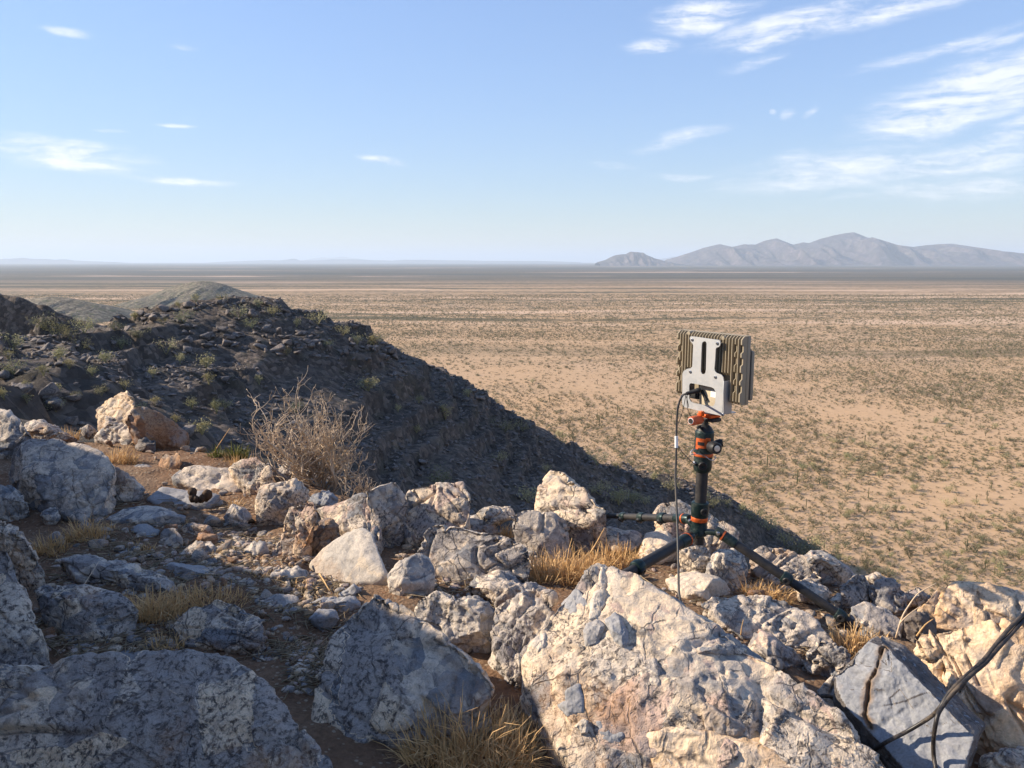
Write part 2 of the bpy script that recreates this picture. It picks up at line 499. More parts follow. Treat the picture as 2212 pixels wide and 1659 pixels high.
# broken rock bands that step the slope
band = np.sin(ZH * .62 + 2.2 * fbm(P3 * .03, 2, 5))
stepm = np.clip(fbm(P3 * .035, 3, 21) * 1.6 + .1, 0, 1)
ZH = ZH + fade * ((n1 - .7) * .95 + (n2 - .5) * .60 + band * stepm * 1.3 + fbm(P3 * .45, 3, 31) * .40)
th_ = 4.6 + 1.6 * vnoise(P3 * .02, 83)
tq = (ZH + 2.4 * fbm(P3 * .035, 3, 84)) / th_
fr = tq - np.floor(tq)
led = (np.clip((fr - .62) / .16, 0, 1) - fr) * th_
lm_ = np.clip(fbm(P3 * .022, 3, 85) * 2.2 + .35, 0, 1) * fade * np.clip((ZH + 92) / 25, 0, 1)
ZH = ZH + led * lm_ * 1.0
ZHG = ZH.reshape(GX.shape)

def hill_z(x, y):
    i = np.clip(np.searchsorted(gx, x) - 1, 0, len(gx) - 2); j = np.clip(np.searchsorted(gy, y) - 1, 0, len(gy) - 2)
    u = (x - gx[i]) / (gx[i + 1] - gx[i]); v = (y - gy[j]) / (gy[j + 1] - gy[j])
    return (ZHG[j, i] * (1 - u) + ZHG[j, i + 1] * u) * (1 - v) + (ZHG[j + 1, i] * (1 - u) + ZHG[j + 1, i + 1] * u) * v

def hill_hit(px, py):
    r = px_dir(px, py)
    for y in np.arange(28, 335, .5):
        p = Vector((0, 0, CZ)) + r * (y / r.y)
        if abs(p.x) > 188: return None
        if p.z < hill_z(p.x, p.y): return Vector((p.x, p.y, float(hill_z(p.x, p.y))))
    return None

def grid_faces(nx, ny):
    i = np.arange(nx * ny).reshape(ny, nx)
    return np.stack([i[:-1, :-1].ravel(), i[:-1, 1:].ravel(), i[1:, 1:].ravel(), i[1:, :-1].ravel()], 1)

def hill_material(name, rockc, soil, green, gamt, sc=1.0, bump=.5):
    m, q, b = base_mat(name)
    g = q('ShaderNodeNewGeometry'); P = g.outputs['Position']
    a = q('ShaderNodeTexNoise', Vector=P, Scale=.06 * sc, Detail=7.0, Roughness=.65)
    d = q('ShaderNodeTexNoise', Vector=P, Scale=.5 * sc, Detail=8.0, Roughness=.75)
    v = q('ShaderNodeTexVoronoi', Vector=P, Scale=.9 * sc)
    sv = q('ShaderNodeSeparateColor', v.outputs['Color'])
    c = q.mix(q.rng(a, .40, .62), rockc, soil)
    c = q.mix(1.0, c, q.ramp(sv.outputs[0], [(0, .55), (.6, .95), (1, 1.7)]), 'MULTIPLY')
    c = q.mix(1.0, c, q.ramp(d, [(.3, .6), (.7, 1.45)]), 'MULTIPLY')
    if gamt:
        v2 = q('ShaderNodeTexVoronoi', Vector=P, Scale=.22 * sc)
        c = q.mix(q.math('MULTIPLY', q.rng(v2.outputs['Distance'], .28, .42, 1, 0), gamt), c, green)
    q.put(b.inputs['Base Color'], c)
    b.inputs['Roughness'].default_value = .9
    h = q.math('ADD', q.math('MULTIPLY', d, 1.0), q.math('MULTIPLY', v.outputs['Distance'], -.5))
    q.put(b.inputs['Normal'], q('ShaderNodeBump', Strength=bump, Distance=.8 / sc, Height=h))
    return m

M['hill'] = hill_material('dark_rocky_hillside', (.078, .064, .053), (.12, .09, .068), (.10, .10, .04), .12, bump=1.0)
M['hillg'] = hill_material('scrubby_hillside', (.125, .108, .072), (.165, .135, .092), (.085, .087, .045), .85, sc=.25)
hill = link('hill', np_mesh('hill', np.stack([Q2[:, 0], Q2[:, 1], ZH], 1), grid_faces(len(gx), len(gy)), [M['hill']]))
tag(hill, 'dark rocky hillside falling from the left to the plain', kind='structure')

# ------------------------------------------------------------------ desert plain to the horizon
rr = np.concatenate([[0.0], np.geomspace(60, 160000, 150)])
th = np.linspace(0, 2 * np.pi, 241)[:-1]
RR, TH = np.meshgrid(rr, th, indexing='ij')
px_, py_ = (RR * np.sin(TH)).ravel(), (RR * np.cos(TH)).ravel()
pz_ = np.full_like(px_, PLAIN_Z) + np.where(RR.ravel() > 300, vnoise(np.stack([px_ / 400., py_ / 400., px_ * 0], 1)) * .8, 0)
i = np.arange(len(rr) * len(th)).reshape(len(rr), len(th)); j = np.roll(i, -1, axis=1)
PF = np.stack([i[:-1].ravel(), i[1:].ravel(), j[1:].ravel(), j[:-1].ravel()], 1)

def plain_material():
    m, q, b = base_mat('desert_soil')
    g = q('ShaderNodeNewGeometry'); P = g.outputs['Position']
    sp = q('ShaderNodeSeparateXYZ', P)
    dist = q.vmath('LENGTH', q.vmath('MULTIPLY', P, (1, 1, 0))).outputs['Value']
    a = q('ShaderNodeTexNoise', Vector=q.vmath('MULTIPLY', P, (.006, .006, .006)), Scale=1.0, Detail=8.0, Roughness=.62)
    f = q('ShaderNodeTexNoise', Vector=q.vmath('MULTIPLY', P, (.22, .22, .22)), Scale=1.0, Detail=7.0, Roughness=.7)
    # drainage lines running across the plain, seen edge-on as stripes
    wp = q('ShaderNodeTexNoise', Vector=q.vmath('MULTIPLY', P, (.0011, .0011, .001)), Scale=1.0, Detail=6.0, Roughness=.6)
    st = q('ShaderNodeTexNoise', Vector=q('ShaderNodeCombineXYZ', q.math('MULTIPLY', sp.outputs[0], .00030), q.math('ADD', q.math('MULTIPLY', sp.outputs[1], .0048), q.math('MULTIPLY', wp, 2.2)), 0.0), Scale=1.0, Detail=9.0, Roughness=.72)
    far = q('ShaderNodeTexNoise', Vector=q('ShaderNodeCombineXYZ', q.math('MULTIPLY', sp.outputs[0], .00022), q.math('MULTIPLY', sp.outputs[1], .00055), 2.0), Scale=1.0, Detail=9.0, Roughness=.7)
    sand = q.mix(q.rng(a, .35, .65), (.46, .315, .195), (.49, .325, .19))
    sand = q.mix(q.rng(q('ShaderNodeTexNoise', Vector=q.vmath('MULTIPLY', P, (.0035, .0035, .0)), Scale=1.0, Detail=3.0), .55, .7), sand, (.50, .345, .225))
    sand = q.mix(1.0, sand, q.ramp(f, [(.3, .86), (.7, 1.13)]), 'MULTIPLY')
    veg = (.085, .085, .052)
    # scattered scrub too small to build: cover fraction and clumps grow with distance
    vv = q('ShaderNodeTexVoronoi', Vector=q.vmath('MULTIPLY', P, (.11, .11, .11)), Scale=1.0)
    vr = q('ShaderNodeSeparateColor', vv.outputs['Color'])
    v3 = q('ShaderNodeTexVoronoi', Vector=q.vmath('MULTIPLY', P, (.032, .032, .032)), Scale=1.0)
    dots = q.math('MULTIPLY', q.rng(vv.outputs['Distance'], .26, .42, 1, 0), q.rng(vr.outputs[0], .2, .3))
    dots = q.math('MAXIMUM', dots, q.rng(v3.outputs['Distance'], .24, .44, 1, 0))
    midm = q.math('MULTIPLY', q.rng(dist, 700, 1700), .9)
    c = q.mix(q.math('MULTIPLY', dots, midm), sand, veg)
    cov = q.math('MULTIPLY', q.rng(dist, 900, 4200), .52)
    c = q.mix(cov, c, (.155, .125, .085))
    # stripes of bare wash and of denser scrub
    m1 = q.math('MULTIPLY', q.rng(dist, 900, 1700), q.rng(dist, 4200, 9000, 1, 0))
    c = q.mix(q.math('MULTIPLY', q.math('MULTIPLY', q.rng(st, .54, .585), m1), .92), c, (.58, .41, .285))
    c = q.mix(q.math('MULTIPLY', q.math('MULTIPLY', q.rng(st, .46, .42), q.rng(dist, 500, 1700)), .9), c, (.07, .073, .046))
    # far basin floor, greener and darker with pale bare patches
    c = q.mix(q.math('MULTIPLY', q.rng(dist, 3000, 5600), q.rng(far, .36, .52, 1.0, .72)), c, (.062, .072, .066))
    c = q.mix(q.math('MULTIPLY', q.math('MULTIPLY', q.rng(far, .585, .63), q.rng(dist, 3500, 5000)), .85), c, (.44, .32, .24))
    q.put(b.inputs['Base Color'], c)
    b.inputs['Roughness'].default_value = .95
    b.inputs['Specular IOR Level'].default_value = .05
    q.put(b.inputs['Normal'], q('ShaderNodeBump', Strength=q.rng(dist, 150, 900, .6, 0.), Distance=.35, Height=f.outputs[0]))
    return m
M['plain'] = plain_material()
plain = link('desert_plain', np_mesh('desert_plain', np.stack([px_, py_, pz_], 1), PF, [M['plain']]))
tag(plain, 'wide sandy desert plain dotted with scrub', kind='structure')

# ------------------------------------------------------------------ distant hills and mountains
def range_from_profile(name, pts, dist, depth, mat, label, spur=1.0, n=(260, 60), seed=0, base=PLAIN_Z, lean=.45):
    """mountain massif standing at `dist`: crest heights from (px,py) read off the photo, flanks with eroded spurs"""
    xs = [(p[0] - CX) / FPX for p in pts]
    hs = [W(p[0], p[1], dist).z for p in pts]
    X = np.linspace(min(xs), max(xs), n[0]); H = np.interp(X, xs, hs)
    V = np.linspace(-1, 1, n[1])
    XX, VV = np.meshgrid(X * dist, V)
    HH = np.tile(H, (n[1], 1))
    rel = HH - base
    side = np.clip(1 - np.abs(VV), 0, 1)
    prof = side ** 1.8
    P = np.stack([XX.ravel() / (depth * .17) , VV.ravel() * 1.2, XX.ravel() * 0 + seed * 3.1], 1)
    sp = ridged(P, 5, seed + 3).reshape(XX.shape)
    sp2 = fbm(P * 3, 4, seed + 8).reshape(XX.shape)
    w = np.sin(np.pi * np.clip(side, 0, 1)) 
    z = base - 15 + (rel + 15) * np.clip(prof + spur * w * (.36 * sp + .10 * sp2), 0, None)
    z = np.minimum(z, base + rel * (1 - .55 * np.abs(VV)))
    Y = dist + VV * depth * (1 + 0.25 * vnoise(np.stack([XX.ravel() / depth, XX.ravel() * 0, XX.ravel() * 0], 1), seed).reshape(XX.shape))
    o = link(name, np_mesh(name, np.stack([XX.ravel(), Y.ravel(), z.ravel()], 1), grid_faces(*n), [mat]))
    tag(o, label, kind='structure')
    return o

M['mount'] = hill_material('bare_mountain_rock', (.055, .045, .048), (.085, .065, .062), (.1, .1, .06), .2, sc=.012, bump=.25)
RIDGE = [(1440, 566), (1460, 556), (1480, 548), (1515, 535), (1548, 527), (1560, 530), (1575, 533), (1600, 527), (1625, 527), (1640, 520), (1668, 514), (1690, 522), (1705, 528),
         (1725, 522), (1740, 525), (1760, 515), (1790, 507), (1812, 503), (1832, 500), (1850, 507), (1880, 520), (1920, 528), (1960, 533), (1990, 528),
         (2040, 526), (2080, 536), (2120, 540), (2160, 543), (2212, 548), (2300, 552), (2450, 558), (2700, 566)]
range_from_profile('mountain_range', RIDGE, 24000, 3600, M['mount'], 'bare purple mountain range with the highest pointed peak', 1.0, (420, 80), 1)
range_from_profile('butte', [(1288, 566), (1305, 561), (1325, 551), (1335, 549), (1350, 548), (1358, 543), (1385, 544), (1392, 550), (1412, 558), (1440, 566)], 21000, 1100, M['mount'], 'small flat topped butte left of the mountain range', .6, (90, 40), 4)
range_from_profile('distant_hills', [(1400, 566), (1420, 559), (1440, 556), (1452, 553), (1470, 556), (1500, 562), (1530, 566)], 60000, 3000, M['mount'], 'faint blue hills showing between butte and range', .5, (60, 24), 5)
range_from_profile('distant_hills', [(-120, 563), (-40, 560), (0, 560), (40, 557.5), (60, 556), (90, 559), (110, 558.5), (130, 560.5), (150, 559.5), (170, 562), (200, 563.5), (260, 566)], 46000, 3000, M['mount'], 'low blue hills at the left end of the horizon', .5, (120, 24), 6)
range_from_profile('distant_hills', [(470, 566), (540, 563), (580, 561.5), (610, 562), (630, 560), (640, 558), (652, 562), (690, 562), (720, 560), (760, 559.5), (800, 561), (850, 562.5), (880, 560.5), (960, 561.5), (1010, 562), (1060, 563), (1160, 563), (1250, 566)], 52000, 3500, M['mount'], 'low blue hills along the middle of the horizon', .5, (220, 24), 7)
range_from_profile('distant_hills', [(640, 566), (680, 558), (700, 555), (720, 556), (745, 553), (770, 557), (800, 561), (840, 566)], 80000, 4000, M['mount'], 'very faint hills far behind the middle of the horizon', .4, (60, 20), 8)
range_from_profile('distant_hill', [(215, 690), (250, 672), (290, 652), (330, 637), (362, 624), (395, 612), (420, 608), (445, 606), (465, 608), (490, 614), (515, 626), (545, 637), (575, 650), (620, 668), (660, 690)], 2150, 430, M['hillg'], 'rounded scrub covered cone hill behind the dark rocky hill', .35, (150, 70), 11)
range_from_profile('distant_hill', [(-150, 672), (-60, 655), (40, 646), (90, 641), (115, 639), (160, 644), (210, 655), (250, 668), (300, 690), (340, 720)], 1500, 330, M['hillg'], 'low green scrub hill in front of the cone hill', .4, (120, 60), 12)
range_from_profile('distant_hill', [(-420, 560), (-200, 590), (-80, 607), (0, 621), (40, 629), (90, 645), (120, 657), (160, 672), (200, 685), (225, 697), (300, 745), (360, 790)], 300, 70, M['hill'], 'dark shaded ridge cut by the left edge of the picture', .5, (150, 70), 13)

# ------------------------------------------------------------------ hilltop ground under the boulders
def crest_y(x):
    return np.interp(x, [-6, -3, -1.6, -.9, -.4, .3, .8, 1.3, 2.0, 3.2, 6], [5.0, 4.5, 3.95, 3.35, 2.85, 2.5, 2.4, 2.1, 1.85, 1.7, 1.2])

def ground_base(x, y):
    over = np.maximum(0, y - crest_y(x))
    z = -over * (.55 + .10 * over)
    z = z - np.maximum(0, x - 1.0) ** 2 * .22
    # unseen rise added left of frame, its heights shaped to shade the foreground
    e = -.69 * np.maximum(y, .0) - .38
    rise = np.clip((e - x) / .55, 0, 1); rise = rise * rise * (3 - 2 * rise)
    top = np.interp(y, [-2, .2, 1.2, 1.65, 1.9, 2.15, 2.45, 2.9, 3.2, 3.6, 4.2, 6], [1.3, 1.25, 1.16, 1.16, 1.24, 1.22, 1.02, 1.02, 1.14, .92, .5, .3])
    z = z + rise * top
    return z
nx_, ny_ = 330, 300
ax = np.linspace(-5.2, 4.4, nx_); ay = np.linspace(-1.6, 7.6, ny_)
AX, AY = np.meshgrid(ax, ay)
AP = np.stack([AX.ravel(), AY.ravel(), AX.ravel() * 0], 1)
AZ = ground_base(AP[:, 0], AP[:, 1])
e_ = -.69 * np.maximum(AP[:, 1], 0) - .38
wild = np.clip((e_ - AP[:, 0]) / 1.0, 0, 1)
AZ = AZ + fbm(AP * 2.2, 4, 41) * .028 + fbm(AP * 14, 3, 43) * .009 + wild * (fbm(AP * 2.4, 4, 47) * .17)
AZG = AZ.reshape(AX.shape)
def gz(x, y):
    i = int(np.clip((x - ax[0]) / (ax[1] - ax[0]), 0, nx_ - 2)); j = int(np.clip((y - ay[0]) / (ay[1] - ay[0]), 0, ny_ - 2))
    return float(AZG[j, i])

def ground_hit(px, py):
    r = px_dir(px, py); p = None; low = (9, None)
    for y in np.arange(.9, 5.6, .02):
        p = Vector((0, 0, CZ)) + r * (y / r.y)
        g = float(ground_base(p.x, p.y))
        if p.z <= g: return Vector((p.x, p.y, g))
        if p.z - g < low[0]: low = (p.z - g, Vector((p.x, p.y, g)))
    return low[1]

def soil_mat():
    m, q, b = base_mat('hilltop_soil')
    g = q('ShaderNodeNewGeometry'); P = g.outputs['Position']
    a = q('ShaderNodeTexNoise', Vector=P, Scale=2.5, Detail=6.0, Roughness=.6)
    f = q('ShaderNodeTexNoise', Vector=P, Scale=70., Detail=8.0, Roughness=.75)
    v = q('ShaderNodeTexVoronoi', Vector=P, Scale=85.)
    sv = q('ShaderNodeSeparateColor', v.outputs['Color'])
    c = q.mix(q.rng(a, .38, .62), (.20, .115, .068), (.25, .165, .105))
    c = q.mix(q.math('MULTIPLY', q.rng(sv.outputs[0], .74, .8), q.rng(v.outputs['Distance'], .3, .45, 1, 0)), c, (.36, .28, .2))
    c = q.mix(1.0, c, q.ramp(f, [(.3, .68), (.7, 1.3)]), 'MULTIPLY')
    q.put(b.inputs['Base Color'], c)
    b.inputs['Roughness'].default_value = .95
    b.inputs['Specular IOR Level'].default_value = .1
    h = q.math('SUBTRACT', f, q.math('MULTIPLY', v.outputs['Distance'], .6))
    q.put(b.inputs['Normal'], q('ShaderNodeBump', Strength=.9, Distance=.012, Height=h))
    return m
M['soil'] = soil_mat()
ground = link('hilltop_ground', np_mesh('hilltop_ground', np.stack([AP[:, 0], AP[:, 1], AZ], 1), grid_faces(nx_, ny_), [M['soil']]))
tag(ground, 'reddish brown hilltop soil between the boulders', kind='structure')

# ------------------------------------------------------------------ rocks
ICO = {}
def ico(level):
    if level not in ICO:
        bm = bmesh.new()
        bmesh.ops.create_icosphere(bm, subdivisions=level, radius=1.0)
        bm.verts.index_update()
        ICO[level] = (np.array([v.co[:] for v in bm.verts]), np.array([[v.index for v in f.verts] for f in bm.faces], np.int32))
        bm.free()
    return ICO[level]

def hull_planes(pts):
    bm = bmesh.new()
    for p in pts: bm.verts.new(p)
    r = bmesh.ops.convex_hull(bm, input=bm.verts[:])
    bmesh.ops.recalc_face_normals(bm, faces=bm.faces[:])
    pl = [(np.array(f.normal[:]), float(f.normal.dot(f.verts[0].co))) for f in bm.faces if f.calc_area() > 1e-9]
    bm.free()
    return np.array([a for a, b in pl]), np.array([b for a, b in pl])

def rock_shape(pts, level, seed, style, chips=6, sharp=110.):
    """blocky boulder: convex hull of measured points, chipped, then broken by fracture cells and grain"""
    pts = np.asarray(pts, float)
    c = pts.mean(0); X = pts - c
    N, D = hull_planes([Vector(p) for p in X])
    r_ = np.random.default_rng(seed)
    if chips:
        cn = r_.normal(size=(chips * 4, 3)) * np.array((.9, 1.0, .8)); cn /= np.linalg.norm(cn, axis=1, keepdims=True)
        cn = cn[np.abs(cn[:, 1]) > .62][:chips]
        cd = (X @ cn.T).max(0) * r_.uniform(.62, .92, len(cn))
        N = np.concatenate([N, cn]); D = np.concatenate([D, cd])
    D = np.maximum(D, .02 * np.abs(D).max())
    lam, E = np.linalg.eigh(np.cov(X.T) + np.eye(3) * 1e-6)
    lam = np.sqrt(lam); lam = np.maximum(lam, lam.max() * .3)
    U, F = ico(level)
    d = (U @ E) * lam @ E.T
    d /= np.linalg.norm(d, axis=1, keepdims=True)
    V = np.empty_like(d); NN = np.empty_like(d)
    for s in range(0, len(d), 20000):
        qv = np.clip((d[s:s + 20000] @ N.T) / D, 0, None)
        mx = qv.max(1, keepdims=True)
        w = (qv / mx) ** sharp
        t = mx[:, 0] * w.sum(1) ** (1 / sharp)
        V[s:s + 20000] = d[s:s + 20000] / t[:, None] * 1.02
        nn = (w ** .5) @ N
        NN[s:s + 20000] = nn / np.maximum(np.linalg.norm(nn, axis=1, keepdims=True), 1e-6)
    L = float(np.sort(X.max(0) - X.min(0))[1])
    Pw = V + c + seed * 3.77
    lump, block, crk, finea, bs, strat = style
    disp = lump * .018 * L * fbm(Pw / L * 1.5, 3, seed)
    # three joint sets split the rock in blocks that have weathered back by different amounts
    q1 = r_.normal(size=3); q1 /= np.linalg.norm(q1); q2 = np.cross(q1, r_.normal(size=3)); q2 /= np.linalg.norm(q2); q3 = np.cross(q1, q2)
    groove = np.zeros(len(V)); cid = np.zeros(len(V))
    for lev, (sp_, am) in enumerate(((.36, .045), (.13, .016))):
        if lev and level < 5: break
        wob = .30 * np.stack([vnoise(Pw / (L * sp_) * .7, seed + 30 + lev), vnoise(Pw / (L * sp_) * .7, seed + 33 + lev), vnoise(Pw / (L * sp_) * .7, seed + 36 + lev)], 1)
        uv = np.stack([Pw @ q1, Pw @ (q2 + .35 * q1), Pw @ (q3 - .3 * q2)], 1) / (L * sp_ * np.array((1.0, .75, 1.35))) + wob
        iv = np.floor(uv).astype(np.int64); fv = uv - iv
        hsh = _h(iv[:, 0], iv[:, 1], iv[:, 2], seed + lev)
        mask = np.clip(vnoise(Pw / (L * .6), seed + 60 + lev) * 2.5 + .75, 0, 1) if lev == 0 else np.clip(vnoise(Pw / (L * .35), seed + 61) * 3 + .1, 0, 1)
        disp -= block * am * L * hsh ** 1.5 * mask
        for k in range(3):
            e = np.minimum(fv[:, k], 1 - fv[:, k]) * L * sp_
            on = _h(np.round(uv[:, k]).astype(np.int64), iv[:, (k + 1) % 3], iv[:, (k + 2) % 3] * 0 + k, seed + 70 + lev) > .5
            groove = np.maximum(groove, on * mask * np.clip(1 - e / (.0045 + .008 * L), 0, 1))
        cid = hsh if lev == 0 else np.where((mask > .5) & (hsh > .4), hsh, cid)
    disp -= crk * (.008 + .03 * L) * groove
    wp = Pw + .2 * bs * np.stack([vnoise(Pw / bs * .9, seed + 5), vnoise(Pw / bs * .9, seed + 6), vnoise(Pw / bs * .9, seed + 7)], 1)
    f1, f2, cv, tl = worley(wp / (bs * .7), seed, True)
    ok = np.clip(vnoise(Pw / bs * .5 + 5, seed + 19) * 4 + .5, 0, 1)
    disp += ok * bs * .7 * block * (.03 * (cv - .5) + .17 * tl)
    cid = np.where((ok > .5) & (cv > .5), cv, cid)
    if level >= 6:
        g1, g2, cv2, tl2 = worley(wp / (bs * .26) + 3.3, seed + 50, True)
        ok2 = np.clip(vnoise(Pw / bs * .6 + 9, seed + 29) * 4 + .5, 0, 1)
        disp += ok2 * bs * .26 * block * (.04 * (cv2 - .5) + .34 * tl2)
    if strat:
        ax_ = r_.normal(size=3); ax_ /= np.linalg.norm(ax_)
        t = (Pw @ ax_) / .035 + 1.5 * fbm(Pw * 5, 2, seed)
        disp += strat * .006 * (np.abs(t % 2 - 1) - .5)
    disp += finea * (.0045 * fbm(Pw * 17, 3, seed + 2, .6) + .0014 * ridged(Pw * 60, 2, seed + 3))
    V = V + c + NN * disp[:, None]
    return V, F, cid

STYLE = {'block': (.6, .9, .7, 1.0, .13, 0), 'cracked': (.5, 1.15, 1.4, .8, .12, 0), 'smooth': (.3, .35, .3, .7, .16, 0),
         'rough': (1.0, 1.1, .7, 1.5, .10, 0), 'strata': (.5, .8, .8, 1.0, .12, 1.0), 'slab': (.35, .16, .15, .9, .2, 0), 'big': (.8, .7, .6, 1.3, .16, 0)}

def rock(label, outline, mat='breccia2', style='block', T=.75, by=None, seed=None, group='boulders and rocks of the hilltop', ridge=(), tilt=.55, lvl=None, chips=6, z0=0.0, sharp=110., cat='rock', sink=.12):
    """outline: silhouette read off the photo; the rock stands on the soil below its lowest point (z0 = height of what it lies on)"""
    O = np.array(outline, float)
    lo, hi = O[:, 1].max(), O[:, 1].min()
    cxp = O[:, 0].mean()
    if by is None: by = lo
    d0 = ground_hit(cxp, by).y if z0 == 0 else on_plane(cxp, by, z0).y
    wid = (O[:, 0].max() - O[:, 0].min()) / FPX * d0
    hgt = (lo - hi) / FPX * d0
    Tm = T * min(wid, 1.6 * hgt + .25 * wid)
    cen = O.mean(0)
    pts = []
    hf = lambda y: (by - y) / max(by - hi, 1)
    for (x, y) in O:
        pts.append(W(x, y, d0 + Tm * (.12 + tilt * hf(y))))
    rq = np.random.default_rng(int(abs(O[0, 0] * 5 + O[0, 1])) + 3)
    for k in range(max(4, min(7, len(O) // 2))):       # a few corners bulging towards the viewer
        x, y = O[int(rq.integers(len(O)))]
        x2, y2 = cen + (np.array((x, y)) - cen) * rq.uniform(.35, .75)
        pts.append(W(x2, y2, d0 + Tm * (tilt * hf(y2) - rq.uniform(.06, .2))))
    for (x, y) in O[::2]:                              # far side
        x2, y2 = cen + (np.array((x, y)) - cen) * np.array((.8, .62))
        pts.append(W(x2, y2 + .12 * (lo - hi), d0 + Tm * (.62 + tilt * hf(y2))))
    for (x, y, dd) in ridge:
        pts.append(W(x, y, d0 + Tm * (tilt * hf(y) + dd)))
    for (x, y) in O:                                   # foot, sunk in the soil
        if y > cen[1] + .3 * (lo - cen[1]):
            p = W(cen[0] + (x - cen[0]) * .92, y, d0 + Tm * .25); p.z -= sink * min(1, hgt * 3); pts.append(p)
    for key, nv in PLANES.items():
        if key in label:
            n_ = Vector(nv).normalized(); A_ = W(cxp, by, d0); o_ = Vector((0, 0, CZ))
            rq = np.random.default_rng(len(label) + int(abs(O[0, 0])))
            fp_ = []
            for x, y in O:
                r = px_dir(x, y); fp_.append(o_ + r * ((A_ - o_).dot(n_) / r.dot(n_)))
            ext = max((a - b).length for a in fp_ for b in fp_)
            pts = list(fp_)
            for k in range(3):
                x, y = cen + (O[int(rq.integers(len(O)))] - cen) * rq.uniform(.3, .75)
                r = px_dir(x, y); pts.append(o_ + r * ((A_ - o_).dot(n_) / r.dot(n_)) + n_ * ext * rq.uniform(.02, .055) * (.3 if 'wide mottled' in label else 1))
            rm = px_dir(*cen)
            th = Vector((rm.x / rm.y + .06 * rq.uniform(-1, 1), 1, rm.z / rm.y - .06)) * ext * T * .5
            mid = sum(fp_, Vector()) / len(fp_)
            pts += [mid + (p - mid) * rq.uniform(.7, .95) + th for p in fp_[::2]]
            for p in fp_:
                if p.z < mid.z: pts.append(Vector((p.x, p.y + ext * .08, p.z - sink)))
            chips = 2 if chips else 0
            break
    pts = np.array([p[:] for p in pts])
    area = .5 * abs(np.dot(O[:, 0], np.roll(O[:, 1], 1)) - np.dot(O[:, 1], np.roll(O[:, 0], 1))) * .2143
    if lvl is None: lvl = 7 if area > 40000 else 6 if area > 3000 else 5 if area > 450 else 4
    if seed is None: seed = int(abs(O[0, 0] * 7 + O[0, 1] * 3 + len(label))) % 9973
    V, F, cid = rock_shape(pts, lvl, seed, STYLE[style], chips, sharp)
    org = np.array([V[:, 0].mean(), V[:, 1].mean(), V[:, 2].min()])
    o = link('rock' if cat == 'rock' else cat.replace(' ', '_'), np_mesh('rock', V - org, F, [M[mat]], attrs={'cell': cid}), loc=org)
    tag(o, label, cat, group)
    return o

# resting planes of the split faces that show as one flat side in the photo
PLANES = {'huge sunlit': (-.28, -.60, .75), 'bright pale triangular': (-.35, -.62, .70), 'narrow upright slab': (-.45, -.85, .25), 'leaning slab with': (-.3, -.6, .74), 'upright dark faced': (.35, -.9, .2),
          'tall blocky': (-.25, -.85, .45), 'long grey rock with': (-.2, -.85, .48), 'pointed sunlit cream': (-.5, -.7, .5), 'grey angular block standing': (-.05, -.9, .4), 'flat sloping slab under': (-.1, -.5, .86),
          'broad dark faced': (-.1, -.6, .8), 'pale cracked boulder on the crest': (-.2, -.7, .68), 'grey block with a shaded': (.3, -.85, .4), 'tall cracked pale': (-.3, -.8, .5), 'long low grey': (-.1, -.45, .88),
          'ochre stained': (-.2, -.7, .68), 'cracked orange cream': (-.45, -.75, .48), 'highest pointed tan': (-.5, -.7, .5), 'big dark sided': (.3, -.85, .4), 'grey rock with a lit rim': (-.3, -.75, .58),
          'flat blue white': (-.1, -.45, .88), 'low flat rock carrying': (0, -.35, .93), 'long grey stone below': (-.2, -.6, .77), 'white and grey stone left': (-.4, -.7, .6), 'small flat white slab': (0, -.35, .93), 'cream and brown rock': (-.3, -.8, .5),
          'largest grey boulder': (-.1, -.7, .7), 'shaded dark speckled': (-.2, -.72, .66), 'wide mottled boulder': (-.05, -.62, .78), 'low boulder in shade at': (-.15, -.7, .7), 'leaning grey brown stone': (-.5, -.8, .3),
          'pale rock under the left side': (-.5, -.8, .3), 'split upright': (-.4, -.85, .35), 'grey boulder high on': (-.2, -.7, .68), 'tall shaded boulder': (.45, -.75, .48), 'pinkish cracked rock': (-.2, -.75, .63)}
BIG = rock('huge sunlit boulder of pale and grey fragments, its peak below the tripod', [(1289, 1216), (1340, 1233), (1400, 1260), (1450, 1288), (1510, 1326), (1560, 1356), (1600, 1390), (1690, 1437), (1740, 1478), (1780, 1528), (1830, 1578), (1880, 1618), (1935, 1660), (2000, 1745), (1700, 1800), (1290, 1790), (1250, 1665), (1212, 1600), (1178, 1530), (1140, 1482), (1133, 1422), (1150, 1380), (1180, 1330), (1220, 1280), (1255, 1238)],
     'breccia', 'big', .8, by=1790, tilt=.85, ridge=[(1330, 1420, -.12), (1450, 1480, -.16), (1600, 1600, -.2), (1260, 1500, -.1)], chips=9)
bv_ = BVHTree.FromPolygons([v.co + BIG.location for v in BIG.data.vertices], [p.vertices[:] for p in BIG.data.polygons])
def fragment(outl, mat, up, down=.03, seed=1, sc=.2812, ox=1106, oy=1209.6, name='fragment', inner=.7):
    pts = []; O_ = np.array(outl, float); c_ = O_.mean(0)
    for f, u in ((1.0, up * .35), (inner, up), (1.0, -down)):
        for x, y in O_:
            x, y = c_ + (np.array((x, y)) - c_) * f
            h = bv_.ray_cast(Vector((0, 0, CZ)), px_dir(ox + x * sc, oy + y * sc).normalized())
            if h[0] is not None: pts.append((h[0] + h[1] * u)[:])
    if len(pts) < 10: return
    V, F, cid = rock_shape(np.array(pts), 5, seed, STYLE['slab'], 0, 150.)
    og = np.array(BIG.location[:])
    link(name, np_mesh(name, V - og, F, [M[mat]], attrs={'cell': cid}), BIG)
fragment([(540, 550), (570, 490), (660, 465), (720, 510), (700, 590), (640, 660), (550, 670)], 'blue', .011, seed=1)
